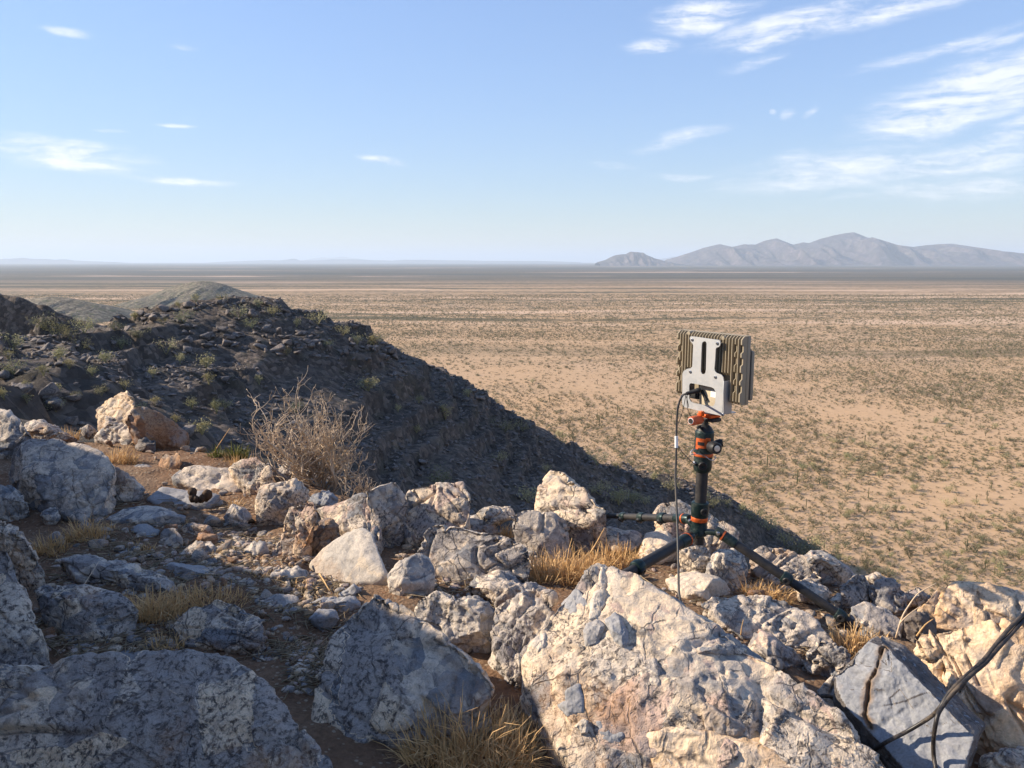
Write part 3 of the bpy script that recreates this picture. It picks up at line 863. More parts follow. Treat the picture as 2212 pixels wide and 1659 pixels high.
fragment([(725, 480), (790, 430), (850, 480), (900, 560), (890, 640), (850, 670), (780, 600), (745, 530)], 'blue', .016, seed=2, inner=.55)
fragment([(410, 340), (430, 230), (500, 185), (555, 265), (580, 340), (530, 405), (450, 415)], 'blue', .002, seed=3)
fragment([(280, 330), (330, 240), (390, 220), (400, 330), (360, 390)], 'grey', .002, seed=4)
fragment([(360, 1120), (430, 1000), (520, 960), (545, 1060), (540, 1170), (430, 1200)], 'blue', .002, seed=5)
fragment([(600, 320), (650, 250), (705, 245), (715, 340), (650, 440), (590, 460)], 'pale', .004, seed=6)
fragment([(665, 190), (690, 60), (720, 120), (722, 210), (690, 240)], 'pale', .005, seed=7)
fragment([(640, 1240), (780, 1230), (860, 1330), (820, 1440), (700, 1380)], 'blue', .002, seed=8)
fragment([(200, 500), (260, 440), (300, 470), (270, 540), (215, 550)], 'pale', .004, seed=9)
fragment([(960, 930), (1010, 760), (1100, 760), (1150, 850), (1130, 960), (1020, 970)], 'grey', .003, seed=10)
fragment([(1430, 690), (1560, 640), (1700, 650), (1800, 690), (1770, 740), (1560, 720), (1430, 725)], 'breccia', .011, seed=11)
fragment([(1470, 1120), (1540, 1130), (1700, 1250), (1790, 1300), (1760, 1340), (1600, 1330), (1500, 1300)], 'orange', .010, seed=12)
fragment([(1050, 1345), (1250, 1285), (1400, 1305), (1540, 1335), (1800, 1365), (2030, 1480), (2170, 1600), (1500, 1680), (1090, 1650)], 'orange', .006, seed=13, name='ochre_crust', inner=.8)
fragment([(480, 1290), (560, 1220), (590, 1250), (580, 1340), (530, 1350)], 'pale', .008, seed=14)
fragment([(150, 660), (190, 580), (260, 570), (255, 670), (200, 720)], 'pale', .005, seed=15)
rock('wide mottled boulder in shade filling the bottom left corner', [(-90, 1452), (20, 1440), (110, 1432), (245, 1425), (275, 1406), (380, 1400), (500, 1418), (570, 1478), (640, 1558), (700, 1628), (735, 1700), (640, 1790), (200, 1820), (-90, 1800)], 'breccia2', 'big', .7, by=1800, chips=5)
rock('shaded dark speckled boulder with a cream tip, bottom middle', [(806, 1277), (854, 1292), (877, 1319), (932, 1360), (984, 1394), (1030, 1415), (1046, 1442), (1075, 1479), (1066, 1510), (1009, 1547), (942, 1578), (906, 1606), (870, 1632), (774, 1642), (722, 1622), (678, 1573), (672, 1536), (678, 1476), (702, 1400), (747, 1340), (774, 1306)], 'breccia2', 'block', .75, chips=4, ridge=[(860, 1460, -.15)])
rock('low veined boulder wedged between the speckled boulder and the huge one', [(886, 1322), (905, 1290), (940, 1275), (1000, 1281), (1060, 1299), (1075, 1322), (1075, 1370), (1060, 1420), (1010, 1410), (960, 1375), (915, 1345)], 'breccia2', 'rough', .8)
rock('lumpy grey boulder half lit above the veined one', [(1005, 1275), (1028, 1242), (1080, 1230), (1120, 1243), (1160, 1264), (1192, 1276), (1160, 1310), (1100, 1318), (1035, 1300)], 'grey', 'rough', 1.0)
rock('knobbly shoulder of rock left against the huge sunlit boulder', [(1070, 1312), (1098, 1290), (1130, 1274), (1162, 1271), (1195, 1292), (1190, 1340), (1165, 1390), (1145, 1430), (1140, 1500), (1100, 1460), (1072, 1400), (1058, 1360)], 'breccia2', 'rough', .9)
sn = Vector((-.50, -.62, .60)).normalized(); sa = W(1960, 1520, 1.37)
def on_slab(px, py, up=0.0):
    r = px_dir(px, py); o = Vector((0, 0, CZ))
    return o + r * ((sa - o).dot(sn) / r.dot(sn)) + sn * up
SF = [(1877, 1387), (1904, 1402), (1926, 1411), (1967, 1453), (2026, 1518), (2083, 1570), (2101, 1590), (2090, 1622), (2075, 1680), (1960, 1665), (1907, 1596), (1880, 1558), (1831, 1528), (1809, 1480), (1806, 1459), (1826, 1438)]
fp = [on_slab(*t) for t in SF]
pts_ = fp + [p + Vector((.062, .075, -.022)) for p in fp] + [p + Vector((.02, .10, -.12)) for p in fp[7:13]]
V_, F_, cid_ = rock_shape(np.array([p[:] for p in pts_]), 7, 77, STYLE['slab'], 0, 300.)
cr_ = [(1641.6 + x * .2708, 1209.6 + y * .2708) for x, y in [(985, 690), (972, 725), (962, 780), (938, 850), (920, 905), (885, 960), (868, 1000), (862, 1090), (848, 1160), (838, 1235), (850, 1275), (880, 1330)]]
ck3 = np.array([on_slab(*t)[:] for t in cr_]); nn_ = np.array(sn[:])
best = np.full(len(V_), 9.)
for a_, b_ in zip(ck3[:-1], ck3[1:]):
    ab = b_ - a_; rel_ = V_ - a_
    t_ = np.clip(rel_ @ ab / (ab @ ab), 0, 1)
    dv = rel_ - t_[:, None] * ab; dv = dv - np.outer(dv @ nn_, nn_)
    best = np.minimum(best, np.linalg.norm(dv, axis=1))
front = ((V_ - np.array(sa[:])) @ nn_) > -.03
jag = .0022 * fbm(V_ * 60, 2, 4)
gr_ = np.clip(1 - (best + jag) / .0036, 0, 1) * front
V_ = V_ - np.outer(gr_ * .014, nn_)
stn_ = np.clip(1 - (best + 2 * jag) / .012, 0, 1) ** .8 * front
og_ = np.array([V_[:, 0].mean(), V_[:, 1].mean(), V_[:, 2].min()])
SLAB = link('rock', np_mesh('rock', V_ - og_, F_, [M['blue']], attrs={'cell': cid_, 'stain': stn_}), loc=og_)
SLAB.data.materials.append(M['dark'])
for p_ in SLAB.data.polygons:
    if p_.normal.dot(sn) < .80: p_.material_index = 1  # faces turned off the front get the dark tone as painted shade
tag(SLAB, 'smooth blue grey slab with a brown crack, lower right beside the cables', 'rock', 'boulders and rocks of the hilltop')
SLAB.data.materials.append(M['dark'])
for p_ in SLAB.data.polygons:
    if p_.normal.dot(sn) < .80: p_.material_index = 1  # same painted shade on the side faces, assigned again
tag(SLAB, 'smooth blue grey slab with a brown crack, lower right beside the cables', 'rock', 'boulders and rocks of the hilltop')
cr_ = [(1641.6 + x * .2708, 1209.6 + y * .2708) for x, y in [(972, 725), (962, 780), (938, 850), (920, 905), (885, 960), (868, 1000), (862, 1090), (848, 1160), (838, 1235), (850, 1275)]]
rock('ochre stained boulder on the skyline at the right edge', [(2005, 1300), (2030, 1268), (2060, 1255), (2110, 1254), (2170, 1264), (2240, 1285), (2250, 1352), (2150, 1352), (2060, 1362), (2010, 1348), (1982, 1318)], 'orange', 'block', .8, by=1375)
rock('cracked orange cream boulder behind the cables at the right edge', [(1972, 1377), (2010, 1364), (2100, 1350), (2180, 1340), (2260, 1345), (2270, 1620), (2180, 1620), (2130, 1570), (2090, 1505), (2040, 1442), (1995, 1422)], 'orange', 'cracked', .7, by=1640, chips=4)
rock('small pale rock in the bottom right corner', [(2120, 1640), (2160, 1610), (2215, 1618), (2245, 1690), (2130, 1700)], 'breccia2', 'block', .9)
rock('pale rock under the left side of the blue grey slab', [(1755, 1500), (1778, 1450), (1826, 1430), (1816, 1480), (1836, 1530), (1815, 1560), (1775, 1545)], 'grey', 'cracked', .9)
rock('broad dark faced boulder with a lit top under the right tripod leg', [(1515, 1306), (1543, 1286), (1590, 1287), (1640, 1283), (1653, 1291), (1715, 1301), (1743, 1325), (1768, 1349), (1805, 1383), (1798, 1400), (1722, 1398), (1656, 1392), (1600, 1375), (1560, 1345)], 'grey', 'block', .8, by=1402)
rock('smooth rounded pale boulder where the thin cable ends', [(1438, 1252), (1465, 1240), (1500, 1234), (1556, 1248), (1582, 1275), (1565, 1296), (1510, 1300), (1465, 1285)], 'pale', 'smooth', 1.0)
rock('small sunlit pyramid rock right of the huge boulder ridge', [(1606, 1405), (1632, 1354), (1668, 1370), (1700, 1398), (1737, 1425), (1742, 1450), (1680, 1452), (1625, 1440)], 'breccia', 'block', .9)
rock('split upright rock left of the blue grey slab top', [(1732, 1418), (1768, 1374), (1790, 1395), (1845, 1408), (1832, 1442), (1790, 1455), (1750, 1455)], 'breccia2', 'cracked', .8)
rock('pale knobbed rock directly under the tripod column', [(1466, 1192), (1490, 1178), (1520, 1179), (1537, 1202), (1535, 1240), (1505, 1252), (1470, 1240)], 'breccia2', 'rough', .9)
rock('dark shadowed rock under the hub of the tripod', [(1530, 1215), (1545, 1185), (1600, 1190), (1618, 1225), (1606, 1268), (1560, 1272), (1520, 1255)], 'grey', 'rough', .9)
rock('pale round rock left of the tripod hub', [(1382, 1200), (1395, 1150), (1440, 1144), (1502, 1165), (1475, 1195), (1445, 1216), (1400, 1220)], 'pale', 'block', .9)
rock('pinkish cracked rock right behind the tripod hub', [(1410, 1108), (1432, 1085), (1470, 1081), (1502, 1094), (1530, 1104), (1562, 1124), (1600, 1150), (1614, 1180), (1560, 1195), (1450, 1165)], 'breccia', 'cracked', .8)
rock('pale cracked boulder on the crest right of the tripod', [(1615, 1194), (1650, 1180), (1700, 1188), (1762, 1210), (1778, 1240), (1770, 1264), (1700, 1262), (1640, 1245)], 'breccia2', 'cracked', .9)
rock('pointed mottled rock on the crest with the plain right behind', [(1728, 1204), (1748, 1186), (1790, 1194), (1832, 1224), (1856, 1252), (1805, 1268), (1760, 1240)], 'breccia', 'block', 1.0)
rock('low grey rock touching the lock of the right tripod leg', [(1712, 1262), (1745, 1247), (1790, 1275), (1803, 1295), (1760, 1302), (1730, 1290)], 'grey', 'block', 1.0)
rock('grey block with a shaded left face on the right crest', [(1812, 1270), (1850, 1238), (1870, 1244), (1884, 1280), (1872, 1318), (1840, 1312)], 'breccia2', 'block', 1.0)
rock('small white rock on the skyline of the right crest', [(1866, 1245), (1893, 1236), (1915, 1248), (1920, 1268), (1885, 1272)], 'breccia', 'block', 1.0)
rock('tall cracked pale rock right of the shaded grey block', [(1876, 1270), (1905, 1256), (1932, 1254), (1957, 1280), (1966, 1312), (1950, 1332), (1900, 1318)], 'breccia2', 'cracked', .9)
rock('small cream rock between the leg and the shaded grey block', [(1786, 1296), (1810, 1279), (1836, 1291), (1843, 1310), (1805, 1318)], 'breccia', 'block', 1.0)
rock('long low grey rock behind the thin end of the right leg', [(1836, 1310), (1868, 1300), (1920, 1318), (1954, 1345), (1950, 1375), (1890, 1360), (1850, 1342)], 'grey', 'block', .9)
rock('flat pale rock between crest and ochre boulder', [(1942, 1283), (1983, 1264), (2012, 1290), (1995, 1315), (1955, 1310)], 'breccia', 'block', 1.0)
rock('dark rock in the shaded hollow below the ochre boulder', [(1950, 1345), (1970, 1312), (2005, 1318), (2030, 1350), (2020, 1380), (1965, 1378)], 'dark', 'block', .9)  # dark colour stands in for the shadow of a recess
# middle row
rock('tall blocky cracked rock in the middle of the crest', [(868, 1085), (880, 1056), (900, 1048), (960, 1046), (1002, 1038), (1014, 1080), (1014, 1112), (1000, 1150), (960, 1148), (885, 1155), (871, 1112)], 'breccia', 'cracked', .8, by=1185, tilt=.3)
rock('leaning slab with a lit edge left of the blocky rock', [(686, 1098), (750, 1079), (800, 1061), (818, 1100), (824, 1150), (818, 1195), (770, 1175), (740, 1135), (710, 1122)], 'breccia', 'strata', .7)
rock('upright dark faced slab right behind the leaning slab', [(788, 1062), (855, 1040), (873, 1068), (882, 1092), (870, 1135), (820, 1140)], 'breccia2', 'strata', .7, by=1180)
rock('bright pale triangular rock leaning in full sun', [(667, 1215), (700, 1184), (740, 1164), (775, 1136), (802, 1150), (817, 1190), (836, 1246), (765, 1264), (700, 1260)], 'pale', 'smooth', .5, tilt=.75, chips=2, sharp=150.)
rock('narrow upright slab standing left of the triangular rock', [(583, 1216), (598, 1180), (618, 1120), (634, 1076), (655, 1068), (682, 1085), (684, 1115), (662, 1165), (642, 1218)], 'breccia', 'strata', .5, tilt=.3)
rock('rusty brown rock wedged behind the triangular rock', [(668, 1168), (688, 1125), (715, 1115), (738, 1135), (742, 1165), (710, 1200), (680, 1200)], 'rust', 'rough', .8, by=1205)
rock('rounded grey rock right of the triangular rock', [(836, 1246), (858, 1215), (900, 1193), (930, 1204), (940, 1240), (937, 1278), (905, 1298), (860, 1304), (840, 1275)], 'grey', 'smooth', .9)
rock('long grey rock with vertical cracks and a hump on its left', [(893, 1192), (903, 1170), (925, 1139), (955, 1127), (987, 1145), (1082, 1154), (1140, 1178), (1152, 1222), (1145, 1248), (1050, 1258), (980, 1262), (925, 1245), (903, 1210)], 'breccia2', 'cracked', .5, tilt=.35)
rock('pointed sunlit cream rock with orange seams standing above the crest', [(1156, 1080), (1160, 1050), (1175, 1029), (1195, 1010), (1222, 1019), (1247, 1040), (1272, 1062), (1312, 1102), (1275, 1130), (1200, 1128), (1163, 1108)], 'breccia', 'cracked', .7, by=1140, tilt=.35)
rock('grey angular block standing just below the pointed cream rock', [(1098, 1114), (1140, 1099), (1190, 1104), (1232, 1130), (1236, 1178), (1222, 1200), (1170, 1195), (1128, 1152)], 'grey', 'cracked', .7)
rock('flat sloping slab under the rear tripod leg', [(1216, 1132), (1260, 1128), (1320, 1136), (1385, 1152), (1390, 1172), (1352, 1196), (1300, 1186), (1258, 1168)], 'breccia2', 'strata', .8)
rock('small pale rock beside the golden tuft on the crest', [(1028, 1104), (1060, 1089), (1102, 1094), (1114, 1115), (1060, 1135), (1035, 1124)], 'breccia', 'block', 1.0)
rock('small dark rock at the right foot of the blocky rock', [(1006, 1118), (1035, 1104), (1057, 1125), (1048, 1142), (1015, 1140)], 'grey', 'block', 1.0)
rock('low reddish rock in shade behind the long grey rock', [(1000, 1150), (1030, 1130), (1070, 1134), (1078, 1160), (1030, 1172)], 'rust', 'block', .9)
rock('two lobed dark and pale boulder left of the narrow slab', [(554, 1112), (558, 1052), (580, 1034), (640, 1028), (662, 1045), (667, 1072), (642, 1098), (615, 1126), (575, 1128)], 'breccia2', 'rough', .8)
rock('cream and brown rock on the crest left of the dead bush', [(493, 1012), (520, 994), (555, 986), (587, 1010), (588, 1045), (560, 1062), (528, 1048)], 'breccia', 'block', .9, by=1075)
rock('pale grey rock at the foot of the dead bush', [(588, 1022), (620, 988), (652, 1000), (664, 1032), (640, 1045), (600, 1042)], 'grey', 'block', .9, by=1060)
rock('low blue grey rock in front of the dead bush roots', [(660, 1072), (700, 1054), (735, 1078), (725, 1105), (680, 1100)], 'blue', 'block', .9, by=1110)
rock('small grey boulder in the sun in front of the narrow slab', [(573, 1250), (605, 1214), (640, 1219), (664, 1240), (645, 1264), (600, 1270)], 'grey', 'rough', 1.0)
rock('grey wedge stone left of the narrow slab foot', [(523, 1187), (545, 1169), (575, 1171), (584, 1197), (550, 1210)], 'grey', 'block', 1.0)
rock('long grey stone below the red topped stone', [(381, 1197), (420, 1167), (455, 1166), (477, 1185), (472, 1206), (410, 1210)], 'grey', 'block', 1.0)
rock('white and grey stone left of the red topped stone', [(340, 1177), (355, 1141), (380, 1142), (397, 1165), (372, 1182)], 'breccia2', 'block', 1.0)
rock('flat stone with a red top in the sunlit clearing', [(426, 1166), (430, 1152), (468, 1152), (472, 1166), (450, 1174)], 'rust', 'slab', 1.0)
rock('ragged cream stone behind the red topped stone', [(386, 1142), (400, 1127), (440, 1134), (464, 1152), (410, 1160)], 'breccia', 'rough', 1.0)
rock('long smooth grey hump in shade behind the clearing', [(226, 1122), (280, 1095), (330, 1090), (402, 1115), (396, 1142), (300, 1146), (250, 1138)], 'grey', 'smooth', .8)
rock('dark edged flat stone in front of the smooth hump', [(283, 1144), (300, 1129), (347, 1144), (344, 1170), (300, 1168)], 'blue', 'block', 1.0)
rock('long lumpy boulder in shade, left of the dry grass', [(112, 1206), (200, 1198), (300, 1218), (392, 1260), (405, 1285), (345, 1300), (230, 1290), (150, 1258)], 'breccia2', 'rough', .8)
rock('rounded boulder with black patches left of the wide grass', [(72, 1276), (100, 1257), (200, 1264), (257, 1284), (302, 1320), (295, 1368), (230, 1402), (130, 1406), (88, 1335)], 'breccia2', 'block', .8)
rock('low boulder in shade at the right end of the wide grass', [(368, 1352), (420, 1308), (470, 1293), (522, 1308), (572, 1355), (562, 1395), (480, 1404), (398, 1392)], 'breccia2', 'block', .8)
rock('blue grey hump half buried above the wide grass', [(338, 1232), (370, 1214), (440, 1221), (480, 1245), (468, 1268), (390, 1270)], 'blue', 'smooth', .9)
rock('small flat white slab lying on the soil', [(548, 1306), (595, 1279), (642, 1289), (648, 1308), (600, 1324)], 'grey', 'slab', 1.0)
rock('dark blue stone left of the rounded grey rock', [(668, 1302), (720, 1283), (767, 1289), (784, 1308), (740, 1322), (690, 1318)], 'blue', 'block', 1.0)
rock('smaller dark blue stone in front of the other blue stone', [(666, 1337), (690, 1314), (722, 1319), (734, 1338), (700, 1356)], 'blue', 'block', 1.0)
rock('blue stone behind the cream tip of the speckled boulder', [(733, 1286), (765, 1257), (782, 1275), (778, 1296)], 'blue', 'block', 1.0)
rock('dark veined boulder at the left edge, upper of two', [(-60, 1110), (0, 1119), (42, 1134), (62, 1170), (97, 1230), (90, 1258), (40, 1255), (-60, 1230)], 'breccia2', 'block', .7, by=1290)
rock('tall shaded boulder cut by the left edge', [(-90, 1165), (15, 1183), (50, 1258), (82, 1360), (108, 1432), (70, 1470), (-90, 1480)], 'breccia2', 'big', .7, by=1500)
rock('largest grey boulder of the left bank, before the pointed tan rock', [(3, 1012), (20, 970), (70, 944), (130, 948), (215, 974), (247, 1000), (253, 1015), (235, 1050), (222, 1095), (180, 1128), (140, 1100), (60, 1075), (8, 1045)], 'grey', 'big', .8)
rock('smooth flank rock right against the largest left boulder', [(213, 1045), (250, 1008), (292, 1030), (313, 1057), (292, 1082), (240, 1095)], 'grey', 'block', .9)
rock('grey boulder on the left edge below the largest one', [(-40, 1045), (30, 1048), (62, 1075), (74, 1112), (30, 1130), (-40, 1130)], 'grey', 'block', .8)
rock('small pointed stone at the foot of the largest left boulder', [(83, 1112), (115, 1084), (130, 1116), (104, 1136)], 'grey', 'block', 1.0)
rock('grey boulder high on the left edge behind the others', [(-60, 878), (20, 884), (52, 915), (72, 942), (30, 985), (-60, 1000)], 'grey', 'strata', .8)
rock('white veined rock among golden grass on the left bank', [(50, 932), (62, 905), (95, 907), (130, 924), (168, 948), (120, 960)], 'breccia2', 'strata', .9)
rock('highest pointed tan rock on the left crest', [(206, 888), (230, 864), (275, 839), (293, 855), (292, 882), (268, 915), (240, 926), (212, 920)], 'orange', 'strata', .7, by=945, tilt=.35)
rock('big dark sided rock leaning behind the pointed tan rock', [(263, 908), (292, 875), (330, 884), (380, 914), (405, 935), (388, 966), (340, 956), (298, 945)], 'rust', 'strata', .7)
rock('grey rock with a lit rim in front of the pointed tan rock', [(198, 942), (230, 919), (290, 904), (314, 925), (304, 950), (240, 962)], 'grey', 'block', .8)
rock('small bright stone at the foot of the pointed tan rock', [(223, 918), (228, 897), (264, 904), (262, 924)], 'breccia', 'block', 1.0)
rock('leaning grey brown stone on the path of the left bank', [(340, 1012), (350, 979), (387, 976), (395, 997), (372, 1015), (348, 1022)], 'rust', 'block', .9)
rock('dark stone below the big leaning rock', [(288, 962), (305, 945), (337, 951), (337, 968), (300, 974)], 'dark', 'block', 1.0)
rock('flat blue white rock behind the brown pellets', [(373, 1034), (400, 1010), (450, 1002), (502, 1014), (533, 1036), (512, 1062), (430, 1058)], 'grey', 'block', .9)
rock('low flat rock carrying the brown pellets', [(318, 1078), (350, 1054), (420, 1059), (474, 1070), (445, 1096), (350, 1094)], 'blue', 'slab', .9)
rock('rounded grey stone right of the brown pellets', [(481, 1118), (500, 1089), (520, 1087), (548, 1112), (522, 1132)], 'grey', 'block', 1.0)
rock('pale flat stone lying on the left path', [(284, 1012), (310, 1000), (333, 1010), (312, 1024)], 'grey', 'slab', 1.0)
rock('small pale stone between golden grass and pointed rock', [(172, 928), (190, 914), (212, 930), (192, 946)], 'breccia2', 'block', 1.0)
rock('white stone half hidden in the left dry grass', [(106, 1152), (120, 1142), (141, 1160), (140, 1188), (114, 1188)], 'grey', 'smooth', 1.0)
rock('little white stone right of the left dry grass', [(168, 1137), (185, 1121), (200, 1135), (187, 1150)], 'grey', 'smooth', 1.0)

# small loose stones: individuals sharing a few meshes
def small_protos(name, mat, n, level, sc, seed0, chips=5, style='slab'):
    out = []
    r_ = np.random.default_rng(seed0)
    for k in range(n):
        pts = r_.normal(size=(8, 3)); pts /= np.linalg.norm(pts, axis=1, keepdims=True)
        pts *= r_.uniform(.7, 1.0, (8, 1)) * np.array((1.0, r_.uniform(.6, .95), r_.uniform(.4, .75)))
        V, F, cid = rock_shape(pts, level, seed0 + k, (.2, .35, .0, .3, .5, 0), chips, 200.)
        V = V * sc
        V[:, 2] -= V[:, 2].min() + .15 * (V[:, 2].max() - V[:, 2].min())
        out.append(np_mesh(name, V, F, [mat], attrs={'cell': cid}))
    return out
STONE = small_protos('stone', M['stone'], 6, 3, 1.0, 300)
STONEG = small_protos('stone', M['grey'], 4, 3, 1.0, 340)
STONER = small_protos('stone', M['rust'], 3, 3, 1.0, 360)

def drop_stone(px, py, size_px, protos, label, group):
    p = ground_hit(px, py)
    p.z = gz(p.x, p.y)
    s = size_px / FPX * p.y * .5
    o = link('stone', protos[int(rng.integers(len(protos)))], None, p)
    o.scale = (s, s, s * rng.uniform(.8, 1.2)); o.rotation_euler = (rng.uniform(-.3, .3), rng.uniform(-.3, .3), rng.uniform(0, 6.28))
    return tag(o, label, 'stone', group)

ZONES = [((430, 770, 1120, 1290), 16, (34, 95), 'middling angular stone in the clearing before the upright slabs', 'middling stones of the clearing'),
         ((200, 520, 1080, 1230), 12, (34, 90), 'middling angular stone beside the left path', 'middling stones of the left path'),
         ((560, 730, 1280, 1400), 7, (34, 80), 'middling stone on the brown soil below the clearing', 'middling stones on the brown soil'),
         ((830, 1170, 1100, 1250), 12, (34, 90), 'middling stone wedged between the boulders of the middle crest', 'middling stones of the middle crest'),
         ((1400, 1900, 1210, 1400), 14, (34, 95), 'middling stone wedged between the rocks round the tripod', 'middling stones round the tripod'),
         ((440, 760, 1135, 1275), 60, (9, 44), 'small loose stone in the sunlit clearing before the upright slabs', 'loose stones of the sunlit clearing'),
         ((200, 540, 1060, 1215), 42, (10, 50), 'small loose stone along the shaded left path', 'loose stones along the left path'),
         ((820, 1160, 1120, 1290), 46, (10, 60), 'small loose stone between the rocks of the middle crest', 'loose stones of the middle crest'),
         ((1380, 1860, 1230, 1420), 50, (10, 60), 'small loose stone among the rocks around the tripod legs', 'loose stones around the tripod'),
         ((560, 760, 1290, 1560), 22, (8, 26), 'small loose stone on the brown soil left of the speckled boulder', 'loose stones on the brown soil'),
         ((150, 500, 930, 1050), 36, (8, 50), 'small loose stone on the left crest', 'loose stones of the left crest'),
         ((340, 570, 1020, 1140), 34, (12, 62), 'loose stone on the soil round the brown pellets', 'loose stones round the brown pellets'),
         ((90, 430, 1180, 1420), 30, (10, 60), 'loose stone in shade round the wide dry grass', 'loose stones round the wide grass'),
         ((1850, 2200, 1270, 1420), 24, (12, 60), 'small loose stone near the ochre boulders at the right', 'loose stones at the right')]
for (zx0, zx1, zy0, zy1), n, (s0, s1), lab, grp in ZONES:
    for k in range(n if s0 > 30 else int(n * .64)):
        t = rng.random()
        pr = STONE if t < .62 else STONEG if t < .9 else STONER
        drop_stone(rng.uniform(zx0, zx1), rng.uniform(zy0, zy1), s0 + (s1 - s0) * rng.random() ** 2.2, pr, lab, grp)

# brown pellets on the flat rock
mb = []
pm = plain_mat('brown_pellet', (.075, .04, .02), .8, bump=.004, scale=120)
pc = W(433, 1058, 4.05)
pc = on_plane(433, 1080, 0.03)
pe = empty('pellet_cluster', pc)
tag(pe, 'clump of dark brown dried pellets lying on a flat rock', 'pellets')
for (dx, dy, dz, r1) in [(-.048, 0, .045, .022), (-.042, -.01, .015, .02), (-.015, -.02, .01, .016), (.02, -.015, .014, .018), (.045, 0, .03, .024), (.035, .01, .012, .018), (.0, .0, .002, .015)]:
    U_, F_ = ico(3)
    V_ = U_ * np.array((r1, r1, r1 * 1.25)) * .75 * (1 + .12 * vnoise(U_ * 3 + dx * 99, 5))[:, None] * (1 + .05 * np.sin(np.arctan2(U_[:, 1], U_[:, 0]) * 9))[:, None]
    link('pellet', np_mesh('pellet', V_, F_, [pm]), pe, (dx * .62, dy * .7, dz * .7))

# ------------------------------------------------------------------ materials of the gear
M['tan'] = worn_mat('tan_paint', (.30, .255, .18), (.34, .25, .17), .5, 0, 0.35)
M['tan2'] = worn_mat('tan_radome', (.28, .25, .19), (.34, .25, .17), .6, 0, 0.4)
M['alu'] = worn_mat('brushed_aluminium', (.40, .41, .42), (.34, .25, .17), .5, .5, 0.22)
M['steel'] = plain_mat('steel_screw', (.45, .45, .46), .35, 1.0, .1)
M['black'] = plain_mat('black_rubber_and_shade', (.017, .017, .018), .55, 0, .2, 80)
M['cable'] = worn_mat('black_cable_sheath', (.022, .021, .022), (.34, .25, .17), .38, 0, 0.3)
M['thin'] = worn_mat('dark_grey_cable_sheath', (.05, .05, .05), (.34, .25, .17), .45, 0, 0.25)
M['carbon'] = worn_mat('matt_black_tube', (.028, .028, .03), (.34, .25, .17), .5, .2, 0.06)
M['teal'] = worn_mat('dark_teal_anodised', (.014, .03, .031), (.34, .25, .17), .34, .5, 0.06)
M['orange_metal'] = worn_mat('orange_anodised', (.56, .105, .022), (.34, .25, .17), .35, .45, 0.16)
M['orange_knob'] = worn_mat('orange_knob', (.55, .10, .035), (.34, .25, .17), .55, .1, 0.4)
M['white'] = plain_mat('white_label', (.80, .80, .78), .5, 0, .02)
M['card'] = plain_mat('brown_cardboard', (.42, .32, .23), .8, 0, .08, 50)
M['beige'] = plain_mat('beige_port_box', (.50, .42, .30), .55, 0, .04, 30)

# ------------------------------------------------------------------ radio with heat-sink fins on a bent aluminium bracket
RA = R(-57.0)
RW, RH = .243, .187
rc = Vector((.5422, 2.2, .6618))
radio = empty('radio_unit', rc, (0, 0, RA))
tag(radio, 'tan finned outdoor radio unit with silver bracket on top of the tripod', 'radio')
RM = Matrix.Translation(rc) @ Matrix.Rotation(RA, 4, 'Z')
RMI = RM.inverted()
cam_l = RMI @ Vector((0, 0, CZ))
def H(cx_, cy_, yp):
    """point of the radio's local plane y=yp seen at the crop position (cx,cy)"""
    r = RMI.to_3x3() @ px_dir(1382.4 + cx_ * .2083, 673.9 + cy_ * .2083)
    t = (yp - cam_l.y) / r.y
    p = cam_l + r * t
    return p.x, p.z
hw, hh = RW / 2, RH / 2
MB().box((0, .0275, 0), (RW, .013, RH), bev=.003).build('housing', M['tan'], radio)
MB().box((.002, .0365, -.012), (RW * .97, .006, RH * .74), bev=.002).build('gap_shade', M['black'], radio)  # black slab stands in for the shade inside the gap
MB().box((.002, .0455, -.016), (RW * .985, .012, RH * .72), bev=.004).build('radome', M['tan2'], radio)
wx0, wz1 = H(500, 740, .0); wx1, wz0 = H(800, 800, .0)
NF = 23
for k in range(NF):
    x = -hw + .004 + k * (RW - .008) / (NF - 1)
    inwin = wx0 - .012 < x < wx1 + .045
    zb = (-hh + .075) if inwin else -hh + .001
    zt = hh - .001
    dep = .022
    tip = 0.0
    o = [(zt, dep), (zt, .010), (zt - .009, tip)]
    if k in (0, 1, 15, 18, 20, 22) and not inwin:
        n_ = [.152, .118, .078, .044] if k % 2 == 0 else [.135, .09, .05]
        for zc in n_:
            z0_ = zc - hh
            o += [(z0_ + .012, tip), (z0_ + .007, tip + .007), (z0_ - .007, tip + .007), (z0_ - .012, tip)]
    o += [(zb + .009, tip), (zb, .010), (zb, dep)]
    th_ = .0022 if k not in (0, NF - 1) else .004
    n = len(o)
    vs = [(x - th_ / 2, y, z) for z, y in o] + [(x + th_ / 2, y, z) for z, y in o]
    fs = [tuple(range(n)), tuple(range(2 * n - 1, n - 1, -1))] + [(i, i + n, (i + 1) % n + n, (i + 1) % n) for i in range(n)]
    f = MB().add(vs, fs).build('fin', M['tan'], radio)
for (a, b) in ((510, 220), (865, 272)):
    x, z = H(a, b, .002)
    MB().lathe((x, .022, z), (0, -1, 0), [(0, .007), (.019, .0065), (.022, .0055)], 16).build('mounting_boss', M['tan'], radio)
YP = -.014
